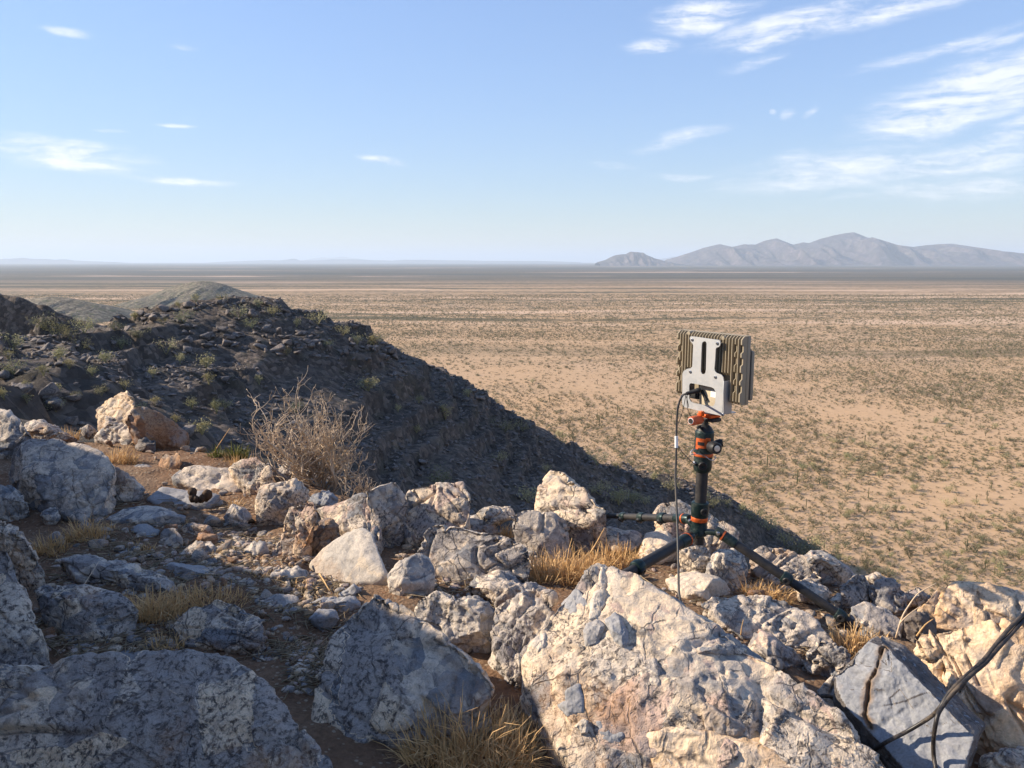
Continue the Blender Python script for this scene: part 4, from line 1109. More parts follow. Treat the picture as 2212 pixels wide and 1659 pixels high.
plate = [(530, 252), (615, 262), (700, 275), (815, 290), (830, 302), (834, 325), (828, 350), (815, 364), (795, 368), (785, 384), (780, 480), (771, 590), (778, 615), (795, 633), (845, 652), (862, 675), (868, 715), (866, 1055), (858, 1073), (840, 1076),
         (700, 1045), (560, 1012), (470, 990), (448, 975), (437, 948), (441, 640), (452, 612), (488, 590), (525, 583), (542, 566), (547, 460), (552, 345), (543, 325), (523, 302), (516, 275), (520, 258)]
slot = [(665, 303), (682, 307), (691, 325), (690, 360), (684, 600), (678, 632), (662, 648), (643, 642), (630, 618), (630, 590), (640, 350), (645, 318)]
win = [(530, 738), (640, 758), (740, 780), (768, 795), (784, 828), (781, 930), (772, 962), (752, 978), (700, 972), (560, 945), (528, 928), (510, 895), (510, 765), (516, 744)]
br = MB().prism([H(a, b, YP) for a, b in plate], YP, YP + .003, ([H(a, b, YP) for a, b in slot], [H(a, b, YP) for a, b in win])).build('bracket_plate', M['alu'], radio)
fx, fz1 = H(868, 715, YP); _, fz0 = H(866, 1066, YP)
b2 = MB().box((fx - .0002, YP + .0175, (fz0 + fz1) / 2), (.003, .036, fz1 - fz0 - .001), bev=.0008).build('bracket_flange', M['alu'], radio)
lx, _ = H(470, 990, YP)
MB().box(((fx + lx) / 2, YP + .030, fz0 - .0005), (fx - lx - .004, .056, .003), bev=.0008).build('bracket_foot', M['alu'], radio)
for (a, b) in ((540, 288), (800, 326), (520, 620), (780, 675), (858, 1066)):
    x, z = H(a, b, YP - .001)
    s_ = MB().lathe((x, YP, z), (0, -1, 0), [(0, .0045), (.002, .0045), (.0032, .003)], 14).build('screw', M['steel'], radio)
    MB().lathe((x, YP - .0030, z), (0, -1, 0), [(0, .0018), (.0006, .0018)], 6).build('screw_socket', M['black'], s_)
    if b < 1000: MB().lathe((x, YP + .003, z), (0, 1, 0), [(0, .004), (.032, .004)], 12).build('standoff', M['steel'], radio)
# port box seen through the lower window
bx0, bz0 = H(612, 960, .012); bx1, bz1 = H(800, 780, .012)
pb = MB().box(((bx0 + bx1) / 2 + .004, .021, (bz0 + bz1) / 2), (bx1 - bx0 + .008, .018, bz1 - bz0 + .012), bev=.002).build('port_box', M['beige'], radio)
sx0, sz0 = H(732, 880, .0115); sx1, sz1 = H(795, 822, .0115)
MB().box(((sx0 + sx1) / 2, .0116, (sz0 + sz1) / 2), (sx1 - sx0, .0008, sz1 - sz0)).build('label_sticker', M['white'], pb)
cx0, cz0 = H(514, 900, .016); cx1, cz1 = H(612, 850, .016)
MB().box(((cx0 + cx1) / 2, .024, (cz0 + cz1) / 2 + .004), (cx1 - cx0, .02, .022), bev=.002).build('connector', M['black'], radio)
g0 = H(632, 805, .004); g1 = H(478, 848, -.03)
ga = Vector((g0[0], .004, g0[1])); gb = Vector((g1[0], -.03, g1[1]))
gl = (gb - ga).length
MB().lathe(ga, gb - ga, [(0, .006), (gl * .25, .0078), (gl * .3, .0066), (gl * .55, .0066), (gl * .6, .0056), (gl * .7, .0062), (gl * .78, .0052), (gl * .88, .0056), (gl, .0042)], 14).build('cable_gland', M['black'], radio)
rb0 = H(640, 815, .008); rb1 = H(690, 915, .008)
MB().tube([(rb0[0], .008, rb0[1]), (rb1[0], .008, rb1[1])], .0045, 8).build('shadow_bar', M['black'], radio)  # black tube put where a shadow runs below the gland

# thin cable hanging from the gland, with a white tag and cable ties
gbw = RM @ gb
cp = [gbw] + [W(x, y, d) for x, y, d in [(1474, 855, 2.06), (1467, 870, 2.05), (1463, 890, 2.05), (1461.5, 920, 2.05), (1461, 955, 2.045), (1460, 1000, 2.04), (1459, 1030, 2.03), (1461, 1080, 2.0), (1463, 1130, 1.97), (1464.5, 1180, 1.93), (1465.5, 1230, 1.88), (1467, 1282, 1.82), (1475, 1312, 1.80)]]
def smooth_path(P, n=6):
    P = [Vector(p) for p in P]; out = []
    for i in range(len(P) - 1):
        p0, p1, p2, p3 = P[max(i - 1, 0)], P[i], P[i + 1], P[min(i + 2, len(P) - 1)]
        for k in range(n):
            t = k / n
            out.append(.5 * ((2 * p1) + (p2 - p0) * t + (2 * p0 - 5 * p1 + 4 * p2 - p3) * t * t + (3 * p1 - p0 - 3 * p2 + p3) * t ** 3))
    out.append(P[-1]); return out
thin = empty('cable', cp[-1])
tag(thin, 'thin dark cable with a white tag hanging from the radio beside the tripod', 'cable')
MB().tube([p - cp[-1] for p in smooth_path(cp)], .0030, 10).build('cable_sheath', M['thin'], thin)
MB().tube([p - cp[-1] for p in [W(1461, 942, 2.0455), W(1461, 967, 2.0435)]], .0044, 12).build('cable_tag', M['white'], thin)
for pts in ([(1482, 850, 2.045), (1480, 862, 2.04), (1474, 890, 2.04), (1465, 915, 2.043)], [(1485, 850, 2.04), (1484, 868, 2.04), (1487, 888, 2.07), (1493, 900, 2.12)],
            [(1480, 850, 2.04), (1484, 862, 2.04), (1488, 880, 2.045)], [(1461, 958, 2.045), (1474, 977, 2.08), (1490, 994, 2.15), (1499, 1001, 2.18)]):
    MB().tube([p - cp[-1] for p in smooth_path([W(*t) for t in pts])], .0009, 5).build('cable_tie', M['black'], thin)

# ------------------------------------------------------------------ tripod
D0 = 2.2
hub = W(1508.5, 1146, D0)
tri = empty('tripod', hub)
tag(tri, 'black and teal camera tripod with orange rings, legs splayed low on the rocks', 'tripod')
def L(v): return Vector(v) - hub
top, bot = W(1521, 955, D0), W(1507.5, 1176, D0)
axd = (bot - top).normalized()
def AX_(y): return top + axd * ((y - 955) / 221.0 * (bot - top).length)
def lath(name, y0, y1, prof, mat, parent, seg=28):
    a = AX_(y0); h = (AX_(y1) - a).length
    return MB().lathe(L(a), axd, [(t * h, r) for t, r in prof], seg).build(name, mat, parent)
lath('center_column', 1008, 1174, [(0, .0168), (1, .0160)], M['carbon'], tri)
lk = lath('column_lock', 1083, 1116, [(0, .0215), (.05, .0245), (.5, .0255), (.85, .0245), (1, .0225)], M['teal'], tri)
lath('accent_ring', 1115, 1124, [(0, .0232), (.1, .0238), (.9, .0238), (1, .0230)], M['orange_metal'], tri)
lath('hub_collar', 1123, 1146, [(0, .0222), (.7, .0215), (1, .025)], M['teal'], tri)
kn = W(1521, 1106, D0 - .024)
MB().lathe(L(kn), (.15, -1, -.1), [(-.006, .0105), (.003, .0105), (.0045, .009), (.0042, .005), (.002, .0045)], 22).build('lock_knob', M['black'], lk)
# hub with three arms
hb = MB()
hb.lathe(L(hub) - axd * .006, axd, [(0, .024), (.016, .025), (.02, .021)], 24)
arms = {'r': W(1546, 1151, 2.17), 'l': W(1489, 1158, 2.155), 'b': W(1486, 1121, 2.235)}
for a in arms.values():
    d = L(a); n = d.normalized(); M3 = n.to_track_quat('X', 'Z').to_matrix()
    hb.box(d * .55, (d.length * .9, .024, .012), M3, bev=.003)
hb.build('hub', M['teal'], tri)

def leg(pa, da, pb, db, locks, rads, name='leg', ext=0.0, sleeve=.055, end_knob=None, foot=True):
    A, B = W(*pa, da), W(*pb, db)
    ax_ = (B - A).normalized(); Ln = (B - A).length
    def tpx(x):
        s = (x - pa[0]) / (pb[0] - pa[0]); return s * da / (s * da + (1 - s) * db) * Ln
    ts = [tpx(x) for x in locks] + [Ln * (1 + ext)]
    a0 = L(A)
    m = MB(); m.lathe(a0 + ax_ * sleeve * .6, ax_, [(0, rads[0]), (ts[0] - sleeve * .6, rads[0])], 22)
    lg = m.build('leg', M['carbon'], tri)
    side = ax_.cross(Vector((0, 0, 1))).normalized()
    MB().lathe(a0, ax_, [(-.004, rads[0] * .95), (.004, rads[0] * 1.15), (sleeve * .35, rads[0] * 1.16)], 22).build('hinge', M['teal'], lg)
    MB().lathe(a0 + ax_ * sleeve * .34, ax_, [(0, rads[0] * 1.24), (.005, rads[0] * 1.24)], 24).build('accent_ring', M['orange_metal'], lg)
    MB().lathe(a0 + ax_ * (sleeve * .34 + .005), ax_, [(0, rads[0] * 1.18), (sleeve * .66, rads[0] * 1.14), (sleeve * .7, rads[0])], 22).build('sleeve', M['teal'], lg)
    vdir = Vector((0, -1, -.1))
    MB().lathe(a0 - side * .0 + vdir * (rads[0] * .9), vdir, [(0, .0055), (.007, .0055), (.0085, .004)], 16).build('hinge_bolt', M['steel'], lg)
    for i, t in enumerate(ts[:-1]):
        r = rads[min(i, len(rads) - 1)]; r2 = rads[min(i + 1, len(rads) - 1)]
        p = a0 + ax_ * t
        k = MB().lathe(p, ax_, [(-.013, r * 1.03), (-.011, r * 1.25), (-.004, r * 1.36), (.008, r * 1.36), (.014, r * 1.2), (.017, r2)], 22).build('twist_lock', M['teal'], lg)
        n = (Vector((0, -1, -.25)) - ax_ * Vector((0, -1, -.25)).dot(ax_)).normalized()
        MB().lathe(p + n * r * 1.0 + ax_ * .004, n, [(0, .0105), (.006, .0105), (.0075, .009), (.007, .0045), (.0055, .004)], 20).build('lock_knob', M['black'], lg)
        MB().lathe(p + ax_ * .012, ax_, [(0, r2), (ts[i + 1] - t - .012, r2)], 20).build('leg_section', M['carbon'], lg)
    MB().lathe(a0 + ax_ * (ts[-1] - .002), ax_, [(-.012, rads[-1] * 1.2), (.004, rads[-1] * 1.25), (.016, rads[-1] * .95), (.02, rads[-1] * .5)], 18).build('foot', M['black'] if foot else M['teal'], lg)
    return lg
leg((1548, 1147), 2.17, (1907, 1392), 1.97, [1696, 1813], [.0128, .0118, .0102])
leg((1492, 1160), 2.155, (1373, 1228), 1.95, [1378], [.0150, .0125], ext=.35)
leg((1488, 1121), 2.235, (1312, 1114), 2.60, [1432, 1387, 1347], [.0125, .0112, .010, .0088])
# ball head
head = lath('ball_head', 930, 988, [(0, .0235), (.03, .0258), (.1, .0264), (.85, .0266), (1, .0262)], M['teal'], tri, 40)
lath('ball', 918, 932, [(0, .0085), (.1, .013), (.55, .021), (.9, .0232), (1, .0238)], M['black'], head)
lath('ball_neck', 903, 920, [(0, .0095), (.6, .009), (1, .0098)], M['black'], head)
lath('panning_base', 988, 1018, [(0, .0245), (.15, .0252), (.6, .0262), (.85, .024), (1, .0185)], M['teal'], head)
lath('accent_ring', 977, 983.5, [(0, .0268), (.2, .0276), (.8, .0276), (1, .0268)], M['orange_metal'], head, 40)
RR3 = Matrix.Rotation(RA, 3, 'Z')
MB().box(L(W(1531, 897, D0)), (.052, .040, .009), RR3, bev=.002).build('clamp_plate', M['orange_metal'], head)
MB().box(L(W(1531, 904.5, D0)), (.062, .036, .010), RR3, bev=.002).build('clamp_base', M['black'], head)
MB().box(L(W(1515, 893, D0 - .022)), (.012, .012, .014), RR3, bev=.0015).build('clamp_jaw', M['orange_metal'], head)
k0, k1 = W(1515, 906, 2.185), W(1492, 909.5, 2.15)
kd = (k1 - k0); kl = kd.length
ck = MB().lathe(L(k0), kd, [(0, .009), (kl * .15, .0125), (kl * .75, .0132), (kl * .95, .0118), (kl, .010)], 26).build('clamp_knob', M['orange_knob'], head)
MB().lathe(L(k1) - kd.normalized() * .001, kd, [(0, .0088), (.0015, .0088), (.0016, .0072)], 24).build('knob_ring', M['white'], ck)
MB().lathe(L(k1) + kd.normalized() * .0004, kd, [(0, .0072), (.0012, .0070)], 24).build('knob_cap', M['black'], ck)
def shell(name, y0, y1, a0, a1, r, mat, parent, n=12, th_=.0016):
    p0, p1 = L(AX_(y0)), L(AX_(y1))
    x = Vector((0, -1, 0)); x = (x - axd * x.dot(axd)).normalized(); yv = axd.cross(x)
    vs = []
    for i in range(n + 1):
        a = a0 + (a1 - a0) * i / n
        d = x * math.cos(a) - yv * math.sin(a)
        vs += [p0 + d * r, p1 + d * r, p1 + d * (r + th_), p0 + d * (r + th_)]
    fs = [(0, 1, 2, 3), tuple(4 * n + k for k in (3, 2, 1, 0))]
    for i in range(n):
        b = 4 * i
        for k in range(4): fs.append((b + k, b + 4 + k, b + 4 + (k + 1) % 4, b + (k + 1) % 4))
    return MB().add(vs, fs).build(name, mat, parent)
def ang(px): return math.asin(max(-1, min(1, (px - 1521.5) / 19.8)))
shell('accent_panel', 944.5, 964.5, ang(1503.2), ang(1523), .0262, M['orange_metal'], head)
shell('accent_tab', 942.5, 949, ang(1520), ang(1529), .0262, M['orange_metal'], head, 6, .0026)
shell('accent_strip', 964, 967.5, ang(1503.2), ang(1507), .0262, M['orange_metal'], head, 4)
shell('letter_field', 951.5, 958.5, ang(1506), ang(1517.5), .0277, M['black'], head, 8, .0006)
f0, f1 = W(1532, 963, 2.18), W(1549, 969, 2.128)
fd = f1 - f0; fl = fd.length
fk = MB().lathe(L(f0), fd, [(0, .008), (fl * .25, .010), (fl * .3, .0155), (fl * .6, .0168), (fl * .92, .0162), (fl, .0135)], 30).build('friction_knob', M['black'], head)
MB().lathe(L(f1), fd, [(0, .0085), (.0008, .0085), (.0009, .0075)], 24).build('knob_ring', M['steel'], fk)
s0, s1 = W(1538, 960, 2.215), W(1560, 957, 2.21)
MB().lathe(L(s0), s1 - s0, [(0, .007), (.012, .011), (.024, .0125), (.03, .010)], 22).build('lock_knob', M['black'], head)
MB().tube([L(W(1468.9 + a * .0833, 881.3 + b * .0833, d)) for a, b, d in [(430, 1070, 2.18), (330, 1080, 2.178), (272, 1150, 2.176), (285, 1208, 2.172), (420, 1190, 2.168), (560, 1210, 2.165), (680, 1270, 2.166), (760, 1338, 2.168), (860, 1362, 2.172), (925, 1305, 2.176), (905, 1250, 2.18)]], .0014, 8).build('wire_loop', M['steel'], head)
p_ = W(1518, 1007, 2.176)
MB().lathe(L(p_), (-.1, -1, -.2), [(-.012, .012), (.002, .0125), (.004, .011), (.0036, .0055), (.001, .005)], 24).build('panning_knob', M['black'], head)
MB().lathe(L(W(1504, 1000, 2.19)), (-1, -.3, 0), [(0, .005), (.008, .006), (.010, .004)], 14).build('stud', M['steel'], head)
p_ = W(1508, 923, 2.18)
MB().lathe(L(p_), (-.6, -.8, 0), [(-.012, .0045), (.002, .0045), (.003, .003)], 14).build('ball_stop', M['black'], head)

# ------------------------------------------------------------------ cables at the right, cardboard box
def Cd(a, b, d): return W(1641.6 + a * .2708, 1209.6 + b * .2708, d)
def top_cable(pts, label):
    P = []
    for a, b, d in pts:
        ds = on_slab(1641.6 + a * .2708, 1209.6 + b * .2708).y
        P.append(Cd(a, b, min(d, ds - .014) if 950 < a < 1760 and b > 850 else d))
    c = empty('cable', P[-1])
    tag(c, label, 'cable')
    MB().tube([p - P[-1] for p in smooth_path(P)], .0037, 12).build('cable_sheath', M['cable'], c)
top_cable([(2700, -150, 1.62), (2400, 150, 1.52), (2106, 432, 1.42), (1990, 545, 1.39), (1890, 665, 1.36), (1790, 790, 1.335), (1690, 885, 1.32), (1580, 985, 1.31), (1500, 1075, 1.305), (1440, 1172, 1.30), (1370, 1245, 1.31), (1280, 1305, 1.32), (1160, 1375, 1.34), (1000, 1458, 1.37), (900, 1530, 1.40)], 'black cable coming in from the right and running left between the rocks')
top_cable([(2700, -90, 1.61), (2400, 205, 1.51), (2106, 482, 1.41), (2000, 595, 1.38), (1900, 705, 1.35), (1800, 820, 1.33), (1700, 905, 1.315), (1600, 1000, 1.30), (1520, 1085, 1.295), (1455, 1170, 1.29), (1418, 1240, 1.28), (1398, 1330, 1.275), (1384, 1440, 1.28), (1386, 1560, 1.29), (1402, 1660, 1.31), (1410, 1760, 1.33)], 'black cable hanging down beside the other one at the lower right')
bxp = W(1789, 1540, 1.56)
cbx = empty('cardboard_box', bxp, (0, 0, R(-12)))
tag(cbx, 'small brown cardboard box tucked in the shaded gap left of the blue grey slab', 'box')
MB().box((0, 0, 0), (.036, .05, .044), bev=.001).build('box_body', M['card'], cbx)
MB().box((0, 0, .0228), (.037, .051, .0012)).build('box_lid', M['card'], cbx)
stp = [W(1765, 1507, 1.53), W(1780, 1503, 1.52), W(1800, 1508, 1.52), W(1815, 1530, 1.53), W(1828, 1560, 1.55)]
so = MB().tube([p - stp[0] for p in smooth_path(stp)], .0045, 8).build('strap', M['cable'], None)
so.location = stp[0]
tag(so, 'short black strap lying over the cardboard box', 'strap')

# ------------------------------------------------------------------ dry grass, stalks, dead bush
def straw_mat(name, c0, c1, trans=.25):
    m, q, b = base_mat(name)
    at = q('ShaderNodeAttribute', attribute_name='tint')
    tc = q('ShaderNodeTexCoord')
    n = q('ShaderNodeTexNoise', Vector=tc.outputs['Object'], Scale=60., Detail=3.)
    c = q.mix(at.outputs['Fac'], c0, c1)
    c = q.mix(1.0, c, q.ramp(n, [(.25, .7), (.75, 1.25)]), 'MULTIPLY')
    q.put(b.inputs['Base Color'], c)
    b.inputs['Roughness'].default_value = .65
    tr = q('ShaderNodeBsdfTranslucent', Color=c)
    mx = q('ShaderNodeMixShader', trans, b.outputs[0], tr)
    out = [x for x in m.node_tree.nodes if x.type == 'OUTPUT_MATERIAL'][0]
    q.put(out.inputs['Surface'], mx)
    return m
M['straw'] = straw_mat('dry_straw', (.76, .50, .23), (.50, .31, .14))
M['straw2'] = straw_mat('old_straw', (.40, .31, .19), (.26, .19, .12))
M['twig'] = straw_mat('bleached_twig', (.62, .475, .325), (.38, .28, .19), .0)
M['leafy'] = straw_mat('yellow_green_leaves', (.20, .19, .045), (.13, .135, .04), .2)

def blades(n, rx, ry, h, r_, thick=.003, droop=.9, messy=.5, lie=.0):
    """many thin bent blades; returns V, F, tint"""
    seg = 4
    a = r_.uniform(0, 2 * np.pi, n); rad = np.sqrt(r_.random(n))
    bx, by = rx * rad * np.cos(a), ry * rad * np.sin(a)
    yaw = r_.uniform(0, 2 * np.pi, n)
    out = np.stack([bx / max(rx, 1e-6), by / max(ry, 1e-6)], 1)
    dirx = np.cos(yaw) * messy + out[:, 0] * .7; diry = np.sin(yaw) * messy + out[:, 1] * .7
    ln = h * r_.uniform(.35, 1.15, n) * (1.15 - .45 * rad)
    el0 = np.where(r_.random(n) < lie, r_.uniform(.0, .35, n), r_.uniform(.75, 1.5, n))
    hd = np.arctan2(diry, dirx)
    bend = r_.uniform(-.2, 1, n) * droop * 1.3
    P = np.zeros((n, seg + 1, 3)); P[:, 0, 0] = bx; P[:, 0, 1] = by; P[:, 0, 2] = -.01
    e = el0.copy(); hh_ = hd.copy()
    for k in range(seg):
        stp_ = ln / seg
        P[:, k + 1] = P[:, k] + np.stack([np.cos(e) * np.cos(hh_), np.cos(e) * np.sin(hh_), np.sin(e)], 1) * stp_[:, None]
        e = np.clip(e - bend * .33 * (k + 1) / 2 + r_.normal(0, .12, n), -.9 if not lie else -.05, 1.57); hh_ = hh_ + r_.normal(0, .25, n)
    P[:, :, 2] = np.maximum(P[:, :, 2], -.012)
    sd = np.stack([-np.sin(yaw), np.cos(yaw), 0 * yaw], 1)
    w = thick * r_.uniform(.6, 1.4, n)
    V = np.zeros((n, seg + 1, 2, 3)); T = np.zeros((n, seg + 1, 2))
    for k in range(seg + 1):
        f = (1 - .75 * (k / seg) ** 2) * .5
        V[:, k, 0] = P[:, k] + sd * (w * f)[:, None]; V[:, k, 1] = P[:, k] - sd * (w * f)[:, None]
    T += np.clip(r_.random(n)[:, None, None] * .9, 0, 1)
    base = np.arange(n)[:, None] * (seg + 1) * 2 + np.arange(seg)[None] * 2
    F = np.stack([base, base + 1, base + 3, base + 2], -1).reshape(-1, 4)
    return V.reshape(-1, 3), F, T.ravel()

def tuft(px, py, wpx, hpx, n, label, mat='straw', droop=1.2, messy=.7, lie=.22, ry=.5, seed=1, cat='grass', name='dry_grass_tuft', z0=0., thick=.003, d=None):
    p = ground_hit(px, py) if d is None and z0 == 0 else on_plane(px, py, z0) if d is None else W(px, py, d)
    if d is None and z0 == 0: p.z = gz(p.x, p.y)
    rx = wpx / FPX * p.y * .5; h = hpx / FPX * p.y * .82
    V, F, T = blades(n, rx, rx * ry, h, np.random.default_rng(seed), thick, droop, messy, lie)
    o = link(name, np_mesh(name, V, F, [M[mat]], smooth=False, attrs={'tint': T}), loc=p)
    return tag(o, label, cat, 'dry grass tufts among the rocks' if cat == 'grass' else None)

tuft(1215, 1250, 170, 105, 800, 'wide golden grass tuft in full sun left of the huge boulder peak', seed=1, d=None)
tuft(1330, 1212, 150, 85, 600, 'golden grass in sun just behind the peak of the huge boulder', seed=2)
tuft(1665, 1292, 95, 72, 420, 'bushy golden tuft under the first lock of the right tripod leg', seed=3, droop=1.4)
tuft(1622, 1275, 34, 80, 70, 'thin upright dry stalks left of the bushy golden tuft', seed=4, messy=.25, droop=.3)
tuft(1848, 1400, 130, 85, 600, 'golden tuft under the lower part of the right tripod leg', seed=5)
tuft(1088, 1142, 60, 58, 260, 'sunlit golden tuft on the crest right of the blocky rock', seed=6)
tuft(1095, 1108, 30, 42, 90, 'little sunlit tuft on the skyline above the crest', seed=26)
tuft(330, 1345, 150, 105, 620, 'tall shaded dry grass at the left end of the wide clump', seed=7)
tuft(440, 1312, 200, 75, 620, 'low shaded dry grass at the right end of the wide clump', seed=8)
tuft(360, 1400, 80, 70, 160, 'wispy dry grass hanging before the rock with the red stain', seed=9, lie=.4)
tuft(105, 1195, 95, 70, 380, 'brown dry grass tuft at the left with a white stone in it', seed=10)
tuft(188, 1180, 90, 78, 380, 'brown dry grass tuft right of the white stone', seed=11)
tuft(238, 1158, 40, 30, 90, 'small brown grass tuft before the smooth hump', seed=12)
tuft(1010, 1650, 300, 190, 1500, 'thick dry grass lying in shade at the bottom between two boulders', seed=13, lie=.45)
tuft(1120, 1580, 170, 130, 700, 'shaded dry grass at the flank of the huge boulder', seed=14, lie=.5)
tuft(265, 1010, 75, 58, 300, 'golden brown tuft among rocks below the pointed tan rock', seed=15)
tuft(142, 942, 55, 42, 240, 'bright golden tuft on the left crest', seed=16)
tuft(88, 912, 45, 30, 130, 'pale golden tuft left of the bright one on the left crest', seed=17)
tuft(38, 898, 60, 36, 160, 'golden tuft at the left edge on the skyline of rocks', seed=18)
tuft(512, 1166, 32, 22, 80, 'tiny sunlit golden tuft in the middle of the clearing', seed=19)
tuft(508, 1090, 28, 42, 60, 'small upright golden tuft beside the rounded grey stone', seed=20, messy=.3)
tuft(532, 1055, 40, 42, 120, 'brown tuft hanging on the cream and brown rock', seed=21)
tuft(18, 1118, 55, 66, 260, 'dark dry tuft at the left edge', seed=22)
tuft(398, 1138, 22, 36, 40, 'few golden straws standing behind the long grey stone', seed=23, messy=.3)
tuft(520, 1012, 70, 50, 120, 'row of thin dry stems on the crest before the dark hill', seed=24, messy=.3, droop=.4)
tuft(640, 1300, 90, 40, 130, 'thin straw scattered round the flat white slab', seed=25, lie=.8, mat='straw2')
tuft(470, 1003, 36, 40, 160, 'small yellow green plant on the crest left of the dead bush', 'leafy', seed=30, cat='plant', name='green_plant', thick=.004)
tuft(515, 998, 40, 50, 220, 'brighter green plant on the crest right beside the dead bush', 'leafy', seed=31, cat='plant', name='green_plant', thick=.004, messy=.3)
tuft(470, 1215, 60, 26, 130, 'short straw grass at the left edge of the sunlit clearing', seed=40, lie=.5)
tuft(560, 1262, 70, 30, 150, 'short straw grass left of the small sunlit grey boulder', seed=41, lie=.5)
tuft(655, 1275, 60, 34, 140, 'short straw grass below the bright triangular rock', seed=42, lie=.5)
tuft(300, 1190, 70, 30, 150, 'short dry grass on the shaded left path', seed=43, lie=.4)
tuft(420, 1030, 60, 30, 130, 'short dry grass behind the flat blue white rock', seed=44, lie=.4)
tuft(1180, 1225, 60, 40, 160, 'sunlit straw grass right of the long grey rock', seed=45, lie=.4)
tuft(1690, 1330, 60, 40, 140, 'straw grass between the dark faced boulder and the right leg', seed=46, lie=.4)
tuft(1228, 1125, 22, 30, 50, 'tiny green weed below the pointed sunlit rock', 'leafy', seed=32, cat='plant', name='green_plant', thick=.003)

def stalk(pts, label, r0=.002, mat='twig', name='dry_stalk'):
    P = [W(*t) for t in pts]
    o = MB().tube([p - P[0] for p in smooth_path(P, 3)], list(np.linspace(r0, r0 * .4, (len(P) - 1) * 3 + 1)), 5).build(name, M[mat], None, smooth=True)
    o.location = P[0]
    return tag(o, label, 'stalk')
stalk([(442, 1010, 3.9), (468, 968, 3.9), (497, 924, 3.88)], 'single long thin stalk leaning right on the crest left of the dead bush', .003, 'straw')
stalk([(128, 1360, 1.95), (165, 1290, 2.0), (190, 1250, 2.05), (214, 1212, 2.1)], 'thin dark stalk crossing the black patched boulder at the left', .0016)
stalk([(1275, 1195, 2.2), (1290, 1170, 2.2), (1306, 1140, 2.2)], 'pale stalk standing in front of the flat sloping slab', .0026, 'straw')
stalk([(1935, 1378, 1.86), (1948, 1335, 1.86), (1962, 1310, 1.87), (1982, 1283, 1.87), (2004, 1270, 1.87), (2022, 1260, 1.87)], 'bent grey twig reaching over the ochre boulder', .0026)
stalk([(1945, 1345, 1.85), (1962, 1328, 1.85), (1990, 1308, 1.85)], 'short thin twig beside the bent grey twig', .002)
stalk([(1980, 1374, 1.84), (1998, 1350, 1.84), (2016, 1337, 1.84)], 'pale short stalk in front of the dark hollow at the right', .0025, 'straw')
stalk([(1600, 1372, 1.85), (1602, 1355, 1.85), (1606, 1338, 1.85)], 'tiny pale stalk beside the sunlit pyramid rock', .0018, 'straw')
stalk([(690, 1240, 2.3), (700, 1255, 2.25), (712, 1275, 2.2), (730, 1290, 2.2)], 'dry stick lying in front of the bright triangular rock', .0028, 'straw')

# the dead bush on the crest
rb = random.Random(5)
broot = on_plane(672, 1085, -.02)
broot.y += .15
bush = empty('dead_bush', broot)
tag(bush, 'leafless bleached bush with tangled upright twigs on the crest before the dark hill', 'bush')
bd = broot.y
def grow(m, p, d, ln, r, dep, tw, tips):
    pts = [p]; n = 4
    for k in range(n):
        d = (d + Vector((rb.gauss(0, .30), rb.gauss(0, .30), rb.gauss(.10, .22)))).normalized()
        pts.append(pts[-1] + d * ln / n)
    (m if dep < 2 else tw).tube(pts, list(np.linspace(r, r * .72, n + 1)), 5 if dep < 2 else 4, cap=dep >= 3)
    if dep >= 4: return
    for k in range(rb.choice((2, 3, 3, 2, 3)) if dep < 3 else 2):
        j = rb.choice((2, 3, 4, 4))
        side = Vector((rb.gauss(0, 1), rb.gauss(0, .8), rb.gauss(.35, .5)))
        nd = (d * .75 + side.normalized() * .72).normalized()
        grow(m, pts[j], nd, ln * rb.uniform(.55, .85), r * .70, dep + 1, tw, tips)
mm, tw = MB(), MB()
px2m = bd / FPX
for (tx, tz) in [(-165, 150), (-150, 190), (-128, 215), (-112, 150), (-90, 225), (-70, 170), (-60, 235), (-40, 150), (-30, 215), (-8, 225), (8, 180), (22, 235), (40, 225), (52, 195), (60, 160), (68, 130), (45, 105), (-120, 105), (-80, 110), (5, 120), (-40, 110), (62, 100), (-100, 190), (-10, 160), (30, 150)]:
    v = Vector((tx * 1.08 * px2m, rb.uniform(-.12, .16), tz * .87 * px2m))
    grow(mm, Vector((rb.uniform(-.07, .05), rb.uniform(-.04, .04), -.02)), v.normalized(), v.length * .48, rb.uniform(.0044, .0064), 0, tw, None)
def tinted(m, name, mat, parent):
    o = m.build(name, mat, parent, smooth=True)
    at = o.data.attributes.new('tint', 'FLOAT', 'POINT'); at.data.foreach_set('value', np.array([.5 + .5 * math.sin(v.co.x * 31 + v.co.z * 17) for v in o.data.vertices], np.float32))
    return o
tinted(mm, 'stems', M['twig'], bush); tinted(tw, 'twigs', M['twig'], bush)
lb = on_plane(768, 1098, -.02)
low = MB(); lm = MB()
for (tx, tz) in [(-30, 60), (-10, 75), (10, 70), (28, 60), (40, 45)]:
    v = Vector((tx * px2m, rb.uniform(-.03, .03), tz * px2m))
    grow(lm, Vector((rb.uniform(-.02, .02), 0, -.01)), v.normalized(), v.length * .55, .003, 1, low, None)
lbe = empty('dead_bush', lb)
tag(lbe, 'small grey leafless bush at the right foot of the big dead bush', 'bush')
tinted(lm, 'stems', M['twig'], lbe); tinted(low, 'twigs', M['twig'], lbe)

